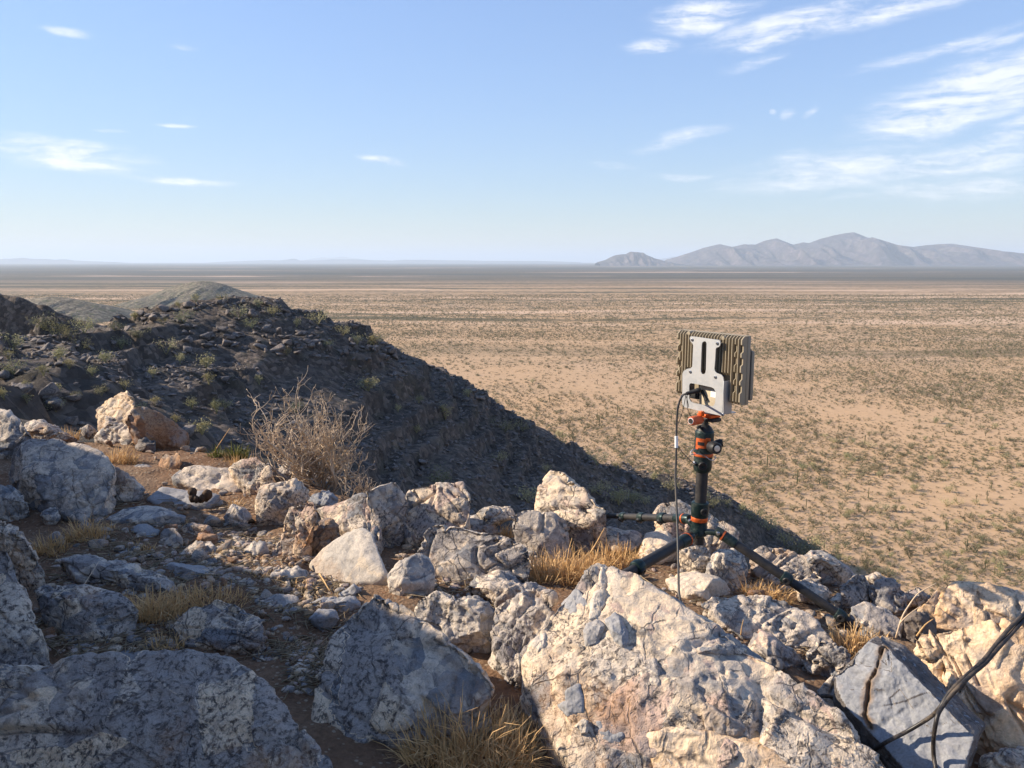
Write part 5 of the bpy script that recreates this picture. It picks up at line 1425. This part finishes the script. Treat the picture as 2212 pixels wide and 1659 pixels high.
# straw litter and gravel on the soil
def ground_pts(n, boxes, r_):
    out = []
    while len(out) < n:
        b = boxes[int(r_.integers(len(boxes)))]
        p = on_plane(r_.uniform(b[0], b[1]), r_.uniform(b[2], b[3]), 0.0)
        out.append((p.x, p.y, gz(p.x, p.y)))
    return np.array(out)
r_ = np.random.default_rng(77)
bxs = [(430, 780, 1130, 1290), (200, 560, 1060, 1240), (540, 760, 1260, 1420), (100, 450, 1180, 1300), (850, 1160, 1120, 1300), (1380, 1880, 1220, 1420), (80, 400, 1340, 1420), (620, 780, 1380, 1500)]
gp = ground_pts(2100, bxs, r_)
Vs, Fs, Ts = [], [], []
for k, p in enumerate(gp):
    ln = r_.uniform(.02, .10); a = r_.uniform(0, np.pi); b = r_.normal(0, .25); w = r_.uniform(.0008, .0018)
    d = np.array((math.cos(a), math.sin(a), .12 * r_.normal())); s_ = np.array((-math.sin(a), math.cos(a), 0)); u_ = np.array((0, 0, 1.))
    z = p + np.array((0, 0, .006))
    q0, q1, q2 = z - d * ln / 2, z + s_ * b * ln * .2, z + d * ln / 2
    b0 = 9 * k
    for qq in (q0, q1, q2):
        Vs += [qq + s_ * w, qq - s_ * w, qq + u_ * w * 1.5]
    for i0 in (0, 3):
        for i1 in range(3):
            i2 = (i1 + 1) % 3
            Fs.append((b0 + i0 + i1, b0 + i0 + i2, b0 + i0 + 3 + i2, b0 + i0 + 3 + i1))
    Ts += [r_.random()] * 9
lit = link('straw_litter', np_mesh('straw_litter', np.array(Vs), np.array(Fs), [M['straw2']], smooth=False, attrs={'tint': Ts}))
tag(lit, 'dry straw litter strewn over the soil between the rocks', kind='stuff')
gp = ground_pts(3600, bxs + [(440, 760, 1140, 1280)] * 3, r_)
U_, F_ = ico(2)
GV, GF, GC = [], [], []
for k, p in enumerate(gp):
    s = .004 + .013 * r_.random() ** 3
    ang_ = r_.uniform(0, 6.28); ca, sa = math.cos(ang_), math.sin(ang_)
    v = np.sign(U_) * np.abs(U_) ** .75 * np.array((1, r_.uniform(.5, .9), r_.uniform(.35, .7))) * s * (1 + .35 * r_.random(len(U_))[:, None] * .6)
    v = np.stack([v[:, 0] * ca - v[:, 1] * sa, v[:, 0] * sa + v[:, 1] * ca, v[:, 2]], 1) + p
    GV.append(v); GF.append(F_ + len(U_) * k); GC.append(np.full(len(U_), r_.random()))
gv = link('gravel', np_mesh('gravel', np.concatenate(GV), np.concatenate(GF), [M['stone']], smooth=False, attrs={'cell': np.concatenate(GC)}))
tag(gv, 'fine angular gravel on the soil between the rocks', kind='stuff')

# ------------------------------------------------------------------ scrub and cacti
def leaf_mat(name, c0, c1):
    m, q, b = base_mat(name)
    at = q('ShaderNodeAttribute', attribute_name='tint'); oi = q('ShaderNodeObjectInfo')
    c = q.mix(at.outputs['Fac'], c0, c1)
    c = q.mix(1.0, c, q.mix(oi.outputs['Random'], (.8, .85, .85), (1.2, 1.12, 1.05)), 'MULTIPLY')
    q.put(b.inputs['Base Color'], c); b.inputs['Roughness'].default_value = .8
    tr = q('ShaderNodeBsdfTranslucent', Color=c)
    out = [x for x in m.node_tree.nodes if x.type == 'OUTPUT_MATERIAL'][0]
    q.put(out.inputs['Surface'], q('ShaderNodeMixShader', .25, b.outputs[0], tr))
    return m
M['olive'] = leaf_mat('olive_foliage', (.16, .152, .085), (.25, .232, .135))
M['yellowg'] = leaf_mat('yellow_green_foliage', (.29, .27, .14), (.40, .365, .20))
M['greyg'] = leaf_mat('grey_brown_foliage', (.12, .112, .06), (.20, .18, .10))
M['cactus'] = leaf_mat('cactus_green', (.11, .115, .055), (.16, .155, .075))

def bush_mesh(name, mat, n, seed, wid=.75, leaf=.09, stems=7):
    """unit-height shrub: stems fanning out and small leaf sprays through the crown's volume"""
    r_ = np.random.default_rng(seed)
    m = MB(); tips = []
    for k in range(stems):
        a = r_.uniform(0, 6.28); rad = wid * r_.uniform(.25, .95)
        e = Vector((rad * math.cos(a), rad * math.sin(a), r_.uniform(.55, 1.0)))
        mid = e * .5 + Vector((r_.normal(0, .05), r_.normal(0, .05), .05))
        m.tube([(0, 0, -.05), mid, e], [.025, .016, .006], 3, False); tips += [mid * 1.3, e, e * .8]
    V = [v for v in m.v]; F = [f for f in m.f]; T = [0.15] * len(V)
    for k in range(n):
        c = tips[int(r_.integers(len(tips)))] + Vector(r_.normal(0, .13 * (wid + .3), 3))
        c.z = max(.06, c.z * r_.uniform(.75, 1.05))
        d1 = Vector(r_.normal(0, 1, 3)).normalized(); d2 = d1.orthogonal().normalized()
        s = leaf * r_.uniform(.5, 1.4)
        b = len(V); V += [c - d1 * s, c + d2 * s * .45, c + d1 * s, c - d2 * s * .45]; F.append((b, b + 1, b + 2, b + 3)); T += [float(r_.random())] * 4
    return np_mesh(name, V, F, [mat], smooth=False, attrs={'tint': T})

BUSH = {'y': [bush_mesh('shrub', M['yellowg'], 300, 10 + k, .62 + .1 * k, .058) for k in range(3)],
        'o': [bush_mesh('shrub', M['olive'], 300, 20 + k, .7 + .12 * k, .058) for k in range(3)],
        'g': [bush_mesh('shrub', M['greyg'], 120, 30 + k, .85, .07, 9) for k in range(2)]}

def shrub(p, h, kind, label, group, name='shrub', cat='shrub'):
    ms = BUSH[kind]
    o = link(name, ms[int(rng.integers(len(ms)))], None, p)
    o.scale = (h * rng.uniform(.9, 1.25), h * rng.uniform(.9, 1.25), h); o.rotation_euler = (0, 0, rng.uniform(0, 6.28))
    return tag(o, label, cat, group)

def where_on_hill(x):
    return ('at the left edge' if x < 200 else 'left of the cone hill' if x < 340 else 'below the cone hill' if x < 540 else 'above the dead bush' if x < 800 else
            'above the blocky rock' if x < 1020 else 'above the pointed rock' if x < 1320 else 'behind the tripod')

HB = [(51, 701, 60), (95, 693, 55), (117, 699, 60), (183, 701, 50), (176, 744, 42), (229, 767, 45), (125, 763, 45), (31, 790, 45), (270, 829, 36), (220, 843, 38), (117, 843, 40), (166, 851, 32), (121, 878, 40),
      (447, 779, 40), (359, 746, 48), (389, 771, 38), (453, 830, 36), (484, 873, 26), (414, 869, 40), (334, 863, 30), (469, 877, 36), (437, 923, 44), (516, 675, 34), (590, 671, 30), (686, 687, 34), (424, 644, 26), (480, 644, 22), (291, 681, 32),
      (281, 671, 34), (387, 656, 24), (398, 681, 40), (771, 732, 30), (807, 736, 28), (742, 716, 24), (797, 830, 36), (559, 656, 22), (262, 736, 40), (27, 744, 50), (20, 760, 40), (300, 715, 36), (352, 690, 28), (545, 700, 26),
      (795, 832, 34), (962, 887, 44), (1090, 918, 34), (1129, 919, 30), (1213, 943, 34), (948, 1030, 50), (1140, 1068, 42), (1296, 1063, 34), (1337, 1069, 48), (1367, 1074, 36), (1079, 990, 30), (812, 735, 30), (1012, 849, 22), (904, 862, 22), (1393, 1080, 26),
      (1290, 990, 34), (1450, 1045, 34), (1540, 1085, 34), (1480, 1120, 34), (900, 925, 24), (860, 880, 22), (1180, 1010, 22), (640, 880, 26), (560, 820, 26), (620, 760, 22),
      (640, 700, 22), (710, 745, 22), (60, 830, 34), (200, 800, 36), (330, 800, 34), (150, 720, 40), (250, 700, 36), (300, 880, 34), (380, 900, 34), (95, 800, 40), (150, 790, 36), (10, 850, 40), (60, 870, 36),
      (1695, 1160, 40), (1715, 1187, 44), (1741, 1177, 44), (1763, 1177, 46), (1660, 1130, 36), (1630, 1110, 34), (1600, 1098, 30), (1572, 1086, 26), (1520, 1068, 28), (1410, 1030, 26), (1330, 1005, 24)]
for (bx_, by_, hp) in HB:
    p = hill_hit(bx_, by_ + hp * .45)
    if p is None: continue
    left = bx_ < 420
    k = 'y' if rng.random() < (.85 if not left else .8) else 'o'
    zone = 'on the saddle at the left end of the dark hill' if left else 'on the crest of the dark hill' if by_ < 700 else 'on the shaded face of the dark hill' if bx_ < 1400 else 'at the foot of the dark hill'
    shrub(p, hp / FPX * p.y * (.68 if left else .85), k, ('tall ' if hp > 38 else 'low ' if hp < 28 else '') + ('yellow green' if k == 'y' else 'olive green') + ' shrub ' + zone + ('' if left else ', ' + where_on_hill(bx_)), 'shrubs ' + zone)

def plain_side(p):
    return ('near' if p.y < 340 else 'middle' if p.y < 460 else 'far') + ' plain ' + ('left of the tripod' if p.x < p.y * .2 else 'behind the tripod' if p.x < p.y * .36 else 'right of the tripod')

def plain_pt(px, py): return on_plane(px, py, PLAIN_Z)
def visible_plain(p):
    """not hidden by the hill"""
    o = Vector((0, 0, CZ)); 
    for t in np.linspace(.25, .985, 70):
        x = o.lerp(p, t)
        if 6 < x.y < 338 and abs(x.x) < 188 and hill_z(x.x, x.y) > x.z + .3: return False
    return True

PB = []
c6 = lambda x, y: (1607 + x * .3124, 777.6 + y * .3124)
for (x, y, w) in [(890, 625, 130), (665, 680, 90), (725, 690, 70), (500, 750, 100), (395, 745, 70), (270, 780, 60), (300, 815, 45), (45, 775, 70), (95, 795, 60), (140, 910, 65), (620, 900, 50), (700, 945, 70), (320, 940, 50), (945, 1015, 170), (790, 1040, 110), (680, 1030, 80),
                  (1075, 1055, 90), (695, 1085, 45), (475, 1065, 60), (535, 1145, 40), (1140, 1140, 70), (1475, 1135, 70), (900, 1165, 50), (970, 1165, 60), (1080, 1195, 90), (945, 1080, 70), (840, 1255, 50), (1085, 1300, 50), (1010, 1370, 60), (1400, 990, 110), (1600, 1000, 80), (1690, 990, 70),
                  (1645, 1100, 60), (1720, 1095, 55), (1840, 1090, 70), (1905, 1120, 70), (1750, 1180, 80), (1580, 1250, 90), (1500, 1350, 80), (1720, 1420, 190), (1390, 1500, 130), (1900, 1540, 110), (1800, 1350, 110), (1180, 1560, 60), (780, 1420, 90), (650, 1370, 110), (640, 1310, 110), (830, 1440, 90),
                  (1180, 905, 80), (1420, 915, 80), (1290, 700, 80), (1390, 740, 80), (1830, 780, 80), (1320, 440, 70), (1560, 345, 60), (1250, 560, 60), (680, 535, 60), (615, 575, 60), (750, 575, 50), (610, 615, 50), (340, 570, 60), (170, 545, 50), (30, 590, 60), (220, 665, 50), (210, 720, 60), (40, 650, 50),
                  (590, 695, 45), (815, 685, 55), (1060, 680, 40), (930, 800, 90), (1890, 880, 50), (1900, 740, 60), (1740, 480, 60), (1420, 475, 55), (235, 435, 55), (95, 440, 90), (70, 395, 60), (430, 400, 40), (560, 535, 40), (1640, 480, 70), (1710, 640, 80), (1230, 240, 70), (1420, 95, 80), (1490, 130, 110), (820, 95, 110)]:
    PB.append((*c6(x, y), w * .3124))
PB += [(1500 + a, b, w) for a, b, w in [(-60, 965, 24), (-190, 900, 20), (-130, 940, 22), (-300, 860, 18), (-350, 830, 18)]]
for (bx_, by_, wp) in PB:
    p = plain_pt(bx_, by_)
    h = wp / FPX * p.y / 1.45
    n = 1 if wp < 28 else 2 if wp < 38 else 3
    for j in range(n):
        pp = p + Vector((rng.normal(0, h * .75) if n > 1 else 0, rng.normal(0, h * 1.2) if n > 1 else 0, 0))
        hs = (h if n == 1 else h / (n * .62)) * rng.uniform(.8, 1.1)
        k = 'y' if rng.random() < (.85 if by_ > 930 else .5) else 'o'
        zone = 'near the foot of the hill' if p.y < 330 else 'in the middle of the plain' if p.y < 460 else 'further out on the plain'
        shrub(pp, max(1.5, min(5.0, hs)), k, ('yellow green' if k == 'y' else 'dusky olive') + (' small' if hs < 2.4 else ' tall' if hs > 3.6 else '') + ' creosote bush on the ' + plain_side(pp), 'creosote bushes of the plain')
n_ind = len(PB)
cnt = 0
while cnt < 120:
    p = plain_pt(rng.uniform(900, 2300), rng.uniform(790, 1250))
    if p.y > 620 or not visible_plain(p): continue
    k = 'o' if rng.random() < .6 else 'g'
    hb_ = rng.uniform(1.0, 2.3)
    shrub(p, hb_, k, ('olive' if k == 'o' else 'grey brown') + (' waist high' if hb_ < 1.6 else ' man high') + ' desert bush on the ' + plain_side(p), 'low bushes of the plain'); cnt += 1

# saguaros
def saguaro(seed, arms):
    r_ = random.Random(seed); m = MB()
    def rib(path, r0):
        m.tube(path, r0, 8)
    hgt = 1.0
    rib([(0, 0, -.05), (0, 0, .3), (.005, 0, .7), (.0, .005, .95), (0, 0, 1.0)], [.033, .037, .038, .032, .012])
    for k in range(arms):
        a = r_.uniform(0, 6.28); z = r_.uniform(.38, .6); o = r_.uniform(.11, .15); t = z + r_.uniform(.18, .35)
        c, s = math.cos(a), math.sin(a)
        rib([(0, 0, z), (o * .6 * c, o * .6 * s, z + .01), (o * c, o * s, z + .06), (o * c, o * s, t), (o * c, o * s, t + .03)], [.022, .025, .027, .025, .01])
    me = np_mesh('saguaro_cactus', m.v, m.f, [M['cactus']], attrs={'tint': [.5 + .5 * math.sin(i * 2.1) for i in range(len(m.v))]})
    return me
SAG = [saguaro(1, 0), saguaro(2, 1), saguaro(3, 2), saguaro(4, 3)]
SG = [(*c6(x, y), h * .3124) for x, y, h in [(160, 742, 95), (435, 695, 50), (368, 852, 95), (522, 855, 70), (430, 1022, 70), (860, 952, 75), (1398, 1172, 85), (1540, 1322, 90), (1582, 742, 75), (1710, 893, 60), (1680, 962, 65), (1608, 964, 45), (835, 580, 65), (1565, 430, 55), (553, 1322, 65),
                                             (1305, 550, 45), (985, 492, 35), (170, 832, 55), (760, 652, 40), (1667, 1442, 85), (1730, 1485, 70), (1112, 832, 45), (275, 735, 60), (1670, 530, 50), (350, 380, 45), (655, 490, 45), (1385, 530, 40), (1070, 990, 45), (1250, 1130, 40), (115, 730, 50)]]
SG += [(777.6 + x * .3125, 674 + y * .3125, h * .3125) for x, y, h in [(1653, 792, 85), (1640, 752, 60), (1780, 700, 60), (1640, 505, 45), (1840, 535, 40), (1310, 620, 40), (1525, 690, 40), (2040, 720, 45), (2150, 760, 55), (1970, 500, 40), (2100, 640, 45)]]
for k, (sx_, sy_, hp) in enumerate(SG):
    p = plain_pt(sx_, sy_)
    o = link('saguaro_cactus', SAG[k % 4], None, p)
    h = hp / FPX * p.y
    o.scale = (h * 1.05, h * 1.05, h); o.rotation_euler = (0, 0, rng.uniform(0, 6.28))
    zone = 'near the foot of the hill' if p.y < 330 else 'in the middle of the plain' if p.y < 460 else 'further out on the plain'
    tag(o, ('armless', 'one armed', 'two armed', 'three armed')[k % 4] + ' saguaro cactus on the ' + plain_side(p), 'cactus', 'saguaros of the plain')
p = hill_hit(1087, 870)
if p:
    o = link('saguaro_cactus', SAG[0], None, p); o.scale = (5, 5, 5)
    tag(o, 'lone dark saguaro standing on the skyline of the dark hill slope', 'cactus')

# instanced masses
def scatter(name, label, P, scl, rot, protos):
    me = bpy.data.meshes.new(name)
    me.vertices.add(len(P)); me.vertices.foreach_set('co', np.asarray(P, np.float32).ravel())
    a = me.attributes.new('scl', 'FLOAT_VECTOR', 'POINT'); a.data.foreach_set('vector', np.asarray(scl, np.float32).ravel())
    a = me.attributes.new('rot', 'FLOAT_VECTOR', 'POINT'); a.data.foreach_set('vector', np.asarray(rot, np.float32).ravel())
    a = me.attributes.new('pick', 'INT', 'POINT'); a.data.foreach_set('value', np.random.default_rng(3).integers(0, len(protos), len(P)).astype(np.int32))
    o = link(name, me)
    ng = bpy.data.node_groups.new(name, 'GeometryNodeTree')
    ng.interface.new_socket('Geometry', in_out='INPUT', socket_type='NodeSocketGeometry')
    ng.interface.new_socket('Geometry', in_out='OUTPUT', socket_type='NodeSocketGeometry')
    N = ng.nodes; Lk = ng.links
    gi, go = N.new('NodeGroupInput'), N.new('NodeGroupOutput')
    jn = N.new('GeometryNodeJoinGeometry')
    for pr in protos:
        oi = N.new('GeometryNodeObjectInfo'); oi.inputs['Object'].default_value = pr; oi.inputs['As Instance'].default_value = True
        oi.transform_space = 'ORIGINAL'
        Lk.new(oi.outputs['Geometry'], jn.inputs[0])
    m2p = N.new('GeometryNodeMeshToPoints'); Lk.new(gi.outputs[0], m2p.inputs[0])
    ip = N.new('GeometryNodeInstanceOnPoints'); Lk.new(m2p.outputs[0], ip.inputs['Points']); Lk.new(jn.outputs[0], ip.inputs['Instance'])
    ip.inputs['Pick Instance'].default_value = True
    def na(n, t):
        x = N.new('GeometryNodeInputNamedAttribute'); x.data_type = t; x.inputs['Name'].default_value = n; return x.outputs['Attribute']
    Lk.new(na('pick', 'INT'), ip.inputs['Instance Index'])
    e2r = N.new('FunctionNodeEulerToRotation'); Lk.new(na('rot', 'FLOAT_VECTOR'), e2r.inputs[0])
    Lk.new(e2r.outputs[0], ip.inputs['Rotation']); Lk.new(na('scl', 'FLOAT_VECTOR'), ip.inputs['Scale'])
    Lk.new(ip.outputs[0], go.inputs[0])
    md = o.modifiers.new('scatter', 'NODES'); md.node_group = ng
    return tag(o, label, kind='stuff')

def first_of(mesh):
    for o in COL.objects:
        if o.type == 'MESH' and o.data == mesh: return o
    return None
r_ = np.random.default_rng(11)
def plain_scatter(n, y0, y1, pw=1.0, dens=None):
    out = []
    while len(out) < n:
        m_ = n * 2
        y = (y0 ** pw + (y1 ** pw - y0 ** pw) * r_.random(m_)) ** (1 / pw)
        x = y * r_.uniform(-.70, .74, m_)
        pts = np.stack([x, y, np.full(m_, PLAIN_Z)], 1)
        f = .5 * fbm(pts * (.012, .012, 0), 3, 61) + .5 * fbm(pts * (.0022, .0095, 0), 3, 62)
        ok = (r_.random(m_) < np.clip(.55 + .55 * f, .05, 1)) & ~((np.abs(x) < 188) & (y < 338) & (hill_z(x, np.clip(y, 4, 338)) > PLAIN_Z - .5))
        # drop what the hill hides
        for t in (.3, .4, .5, .6, .7, .8, .9):
            xx, yy, zz = x * t, y * t, CZ + (PLAIN_Z - CZ) * t
            ins = (np.abs(xx) < 188) & (yy > 6) & (yy < 338)
            ok &= ~(ins & (hill_z(np.clip(xx, -188, 188), np.clip(yy, 4, 338)) > zz + 1))
        out += list(pts[ok])
    return np.array(out[:n])
def zrot(n): return np.stack([np.zeros(n), np.zeros(n), r_.uniform(0, 6.28, n)], 1)
sp_o, sp_g, sp_y = [[first_of(m) for m in BUSH[k] if first_of(m)] for k in 'ogy']
n = 70000
P_ = plain_scatter(n, 250, 2600, 1.45); h_ = r_.uniform(.9, 1.8, n) + 1.6 * r_.random(n) ** 3 * (1 + .25 * (r_.random(n) < .1))
scatter('desert_scrub', 'scattered olive scrub over the whole desert plain', P_, np.stack([h_ * 1.2, h_ * 1.2, h_], 1), zrot(n), sp_o + sp_g)
n = 80000
P_ = plain_scatter(n, 225, 1250, 1.3); h_ = r_.uniform(.4, 1.2, n)
tiny = [link('dry_tussock', bush_mesh('dry_tussock', M['greyg'], 26, 70 + k, .9, .17, 4), None, plain_pt(1900 + 90 * k, 1240 + 15 * k)) for k in range(2)]
for k, o in enumerate(tiny):
    o.scale = (.6, .6, .55); tag(o, ('small grey brown tussock', 'smaller dry tussock')[k] + ' on the sand near the foot of the hill', 'tussock')
scatter('low_tussocks', 'low dark tussocks dotted over the sand', P_, np.stack([h_ * 1.3, h_ * 1.3, h_], 1), zrot(n), tiny)

# rocks of the dark hill
HR = small_protos('hill_rock', M['dark'], 8, 3, 1.0, 500, 5)
cnt = 0; tries = 0
rr_ = np.random.default_rng(21)
while cnt < 290 and tries < 6000:
    tries += 1
    t = rr_.random()
    if t < .42:                                   # along the broken crest
        k = rr_.integers(4, len(CREST) - 4); f = rr_.random()
        a, b = np.array(CREST[k]), np.array(CREST[k + 1]); c = a + (b - a) * f
        hx, hy = c[0] + rr_.normal(0, 10), c[1] + abs(rr_.normal(0, 14)) + 4
    elif t < .72:                                 # the cliff band
        hx = rr_.uniform(390, 860); hy = 728 + (hx - 390) * .07 + rr_.normal(0, 20)
    else:
        hx, hy = rr_.uniform(0, 1500), rr_.uniform(720, 1120)
    p = hill_hit(hx, hy)
    if p is None or p.y < 60: continue
    o = link('hill_rock', HR[int(rr_.integers(len(HR)))], None, p)
    s = (rr_.uniform(.7, 1.5) + 1.1 * rr_.random() ** 3) * (1.15 if .42 <= t < .72 else 1.0)
    o.scale = (s * rr_.uniform(.8, 1.3), s, s * rr_.uniform(.8, 1.4)); o.rotation_euler = (rr_.uniform(-.4, .4), rr_.uniform(-.4, .4), rr_.uniform(0, 6.28))
    zone = 'on the crest of the dark hill' if t < .42 else 'in the cliff band of the dark hill' if t < .72 else 'on the slope of the dark hill'
    tag(o, ('large' if s > 1.6 else 'middling' if s > 1.1 else 'small') + ' dark rock ' + zone + ', ' + where_on_hill(hx), 'rock', 'rocks ' + zone); cnt += 1
n = 26000
X_ = rr_.uniform(-125, 175, n * 3); Y_ = rr_.uniform(45, 300, n * 3)
pp = np.stack([X_, Y_, X_ * 0], 1)
dn = fbm(pp * .05, 3, 71) + .5 * fbm(pp * .16, 2, 72)
ok = (hill_z(X_, Y_) > PLAIN_Z - 1) & (dn > rr_.normal(-.1, .35, n * 3)) & (np.abs(X_) < Y_ * .72 + 6)
X_, Y_ = X_[ok][:n], Y_[ok][:n]; n = len(X_)
s_ = .18 + .95 * rr_.random(n) ** 2.8
hp_ = [o for o in COL.objects if o.name.startswith('hill_rock')]
pr_ = [next(o for o in hp_ if o.data == m) for m in HR]
scatter('hillside_rubble', 'dark rubble covering the slope of the hill', np.stack([X_, Y_, hill_z(X_, Y_)], 1), np.stack([s_ * 1.2, s_, s_ * rr_.uniform(.7, 1.3, n)], 1), np.stack([rr_.uniform(-.5, .5, n), rr_.uniform(-.5, .5, n), rr_.uniform(0, 6.28, n)], 1), pr_)

# ------------------------------------------------------------------ air
hz = MB().box((0, 0, 425), (340000, 340000, 1150)).build('haze', None)
hz.data.materials.clear()
hm = bpy.data.materials.new('haze_air'); hm.use_nodes = True
hm.node_tree.nodes.clear(); q = NT(hm.node_tree)
pv = q('ShaderNodeVolumePrincipled', Color=(.72, .85, 1.0), Density=3.2e-5, Anisotropy=.1)
q('ShaderNodeOutputMaterial', Volume=pv.outputs[0])
hz.data.materials.append(hm)
hz['kind'] = 'stuff'; hz['label'] = 'pale morning haze over the basin'
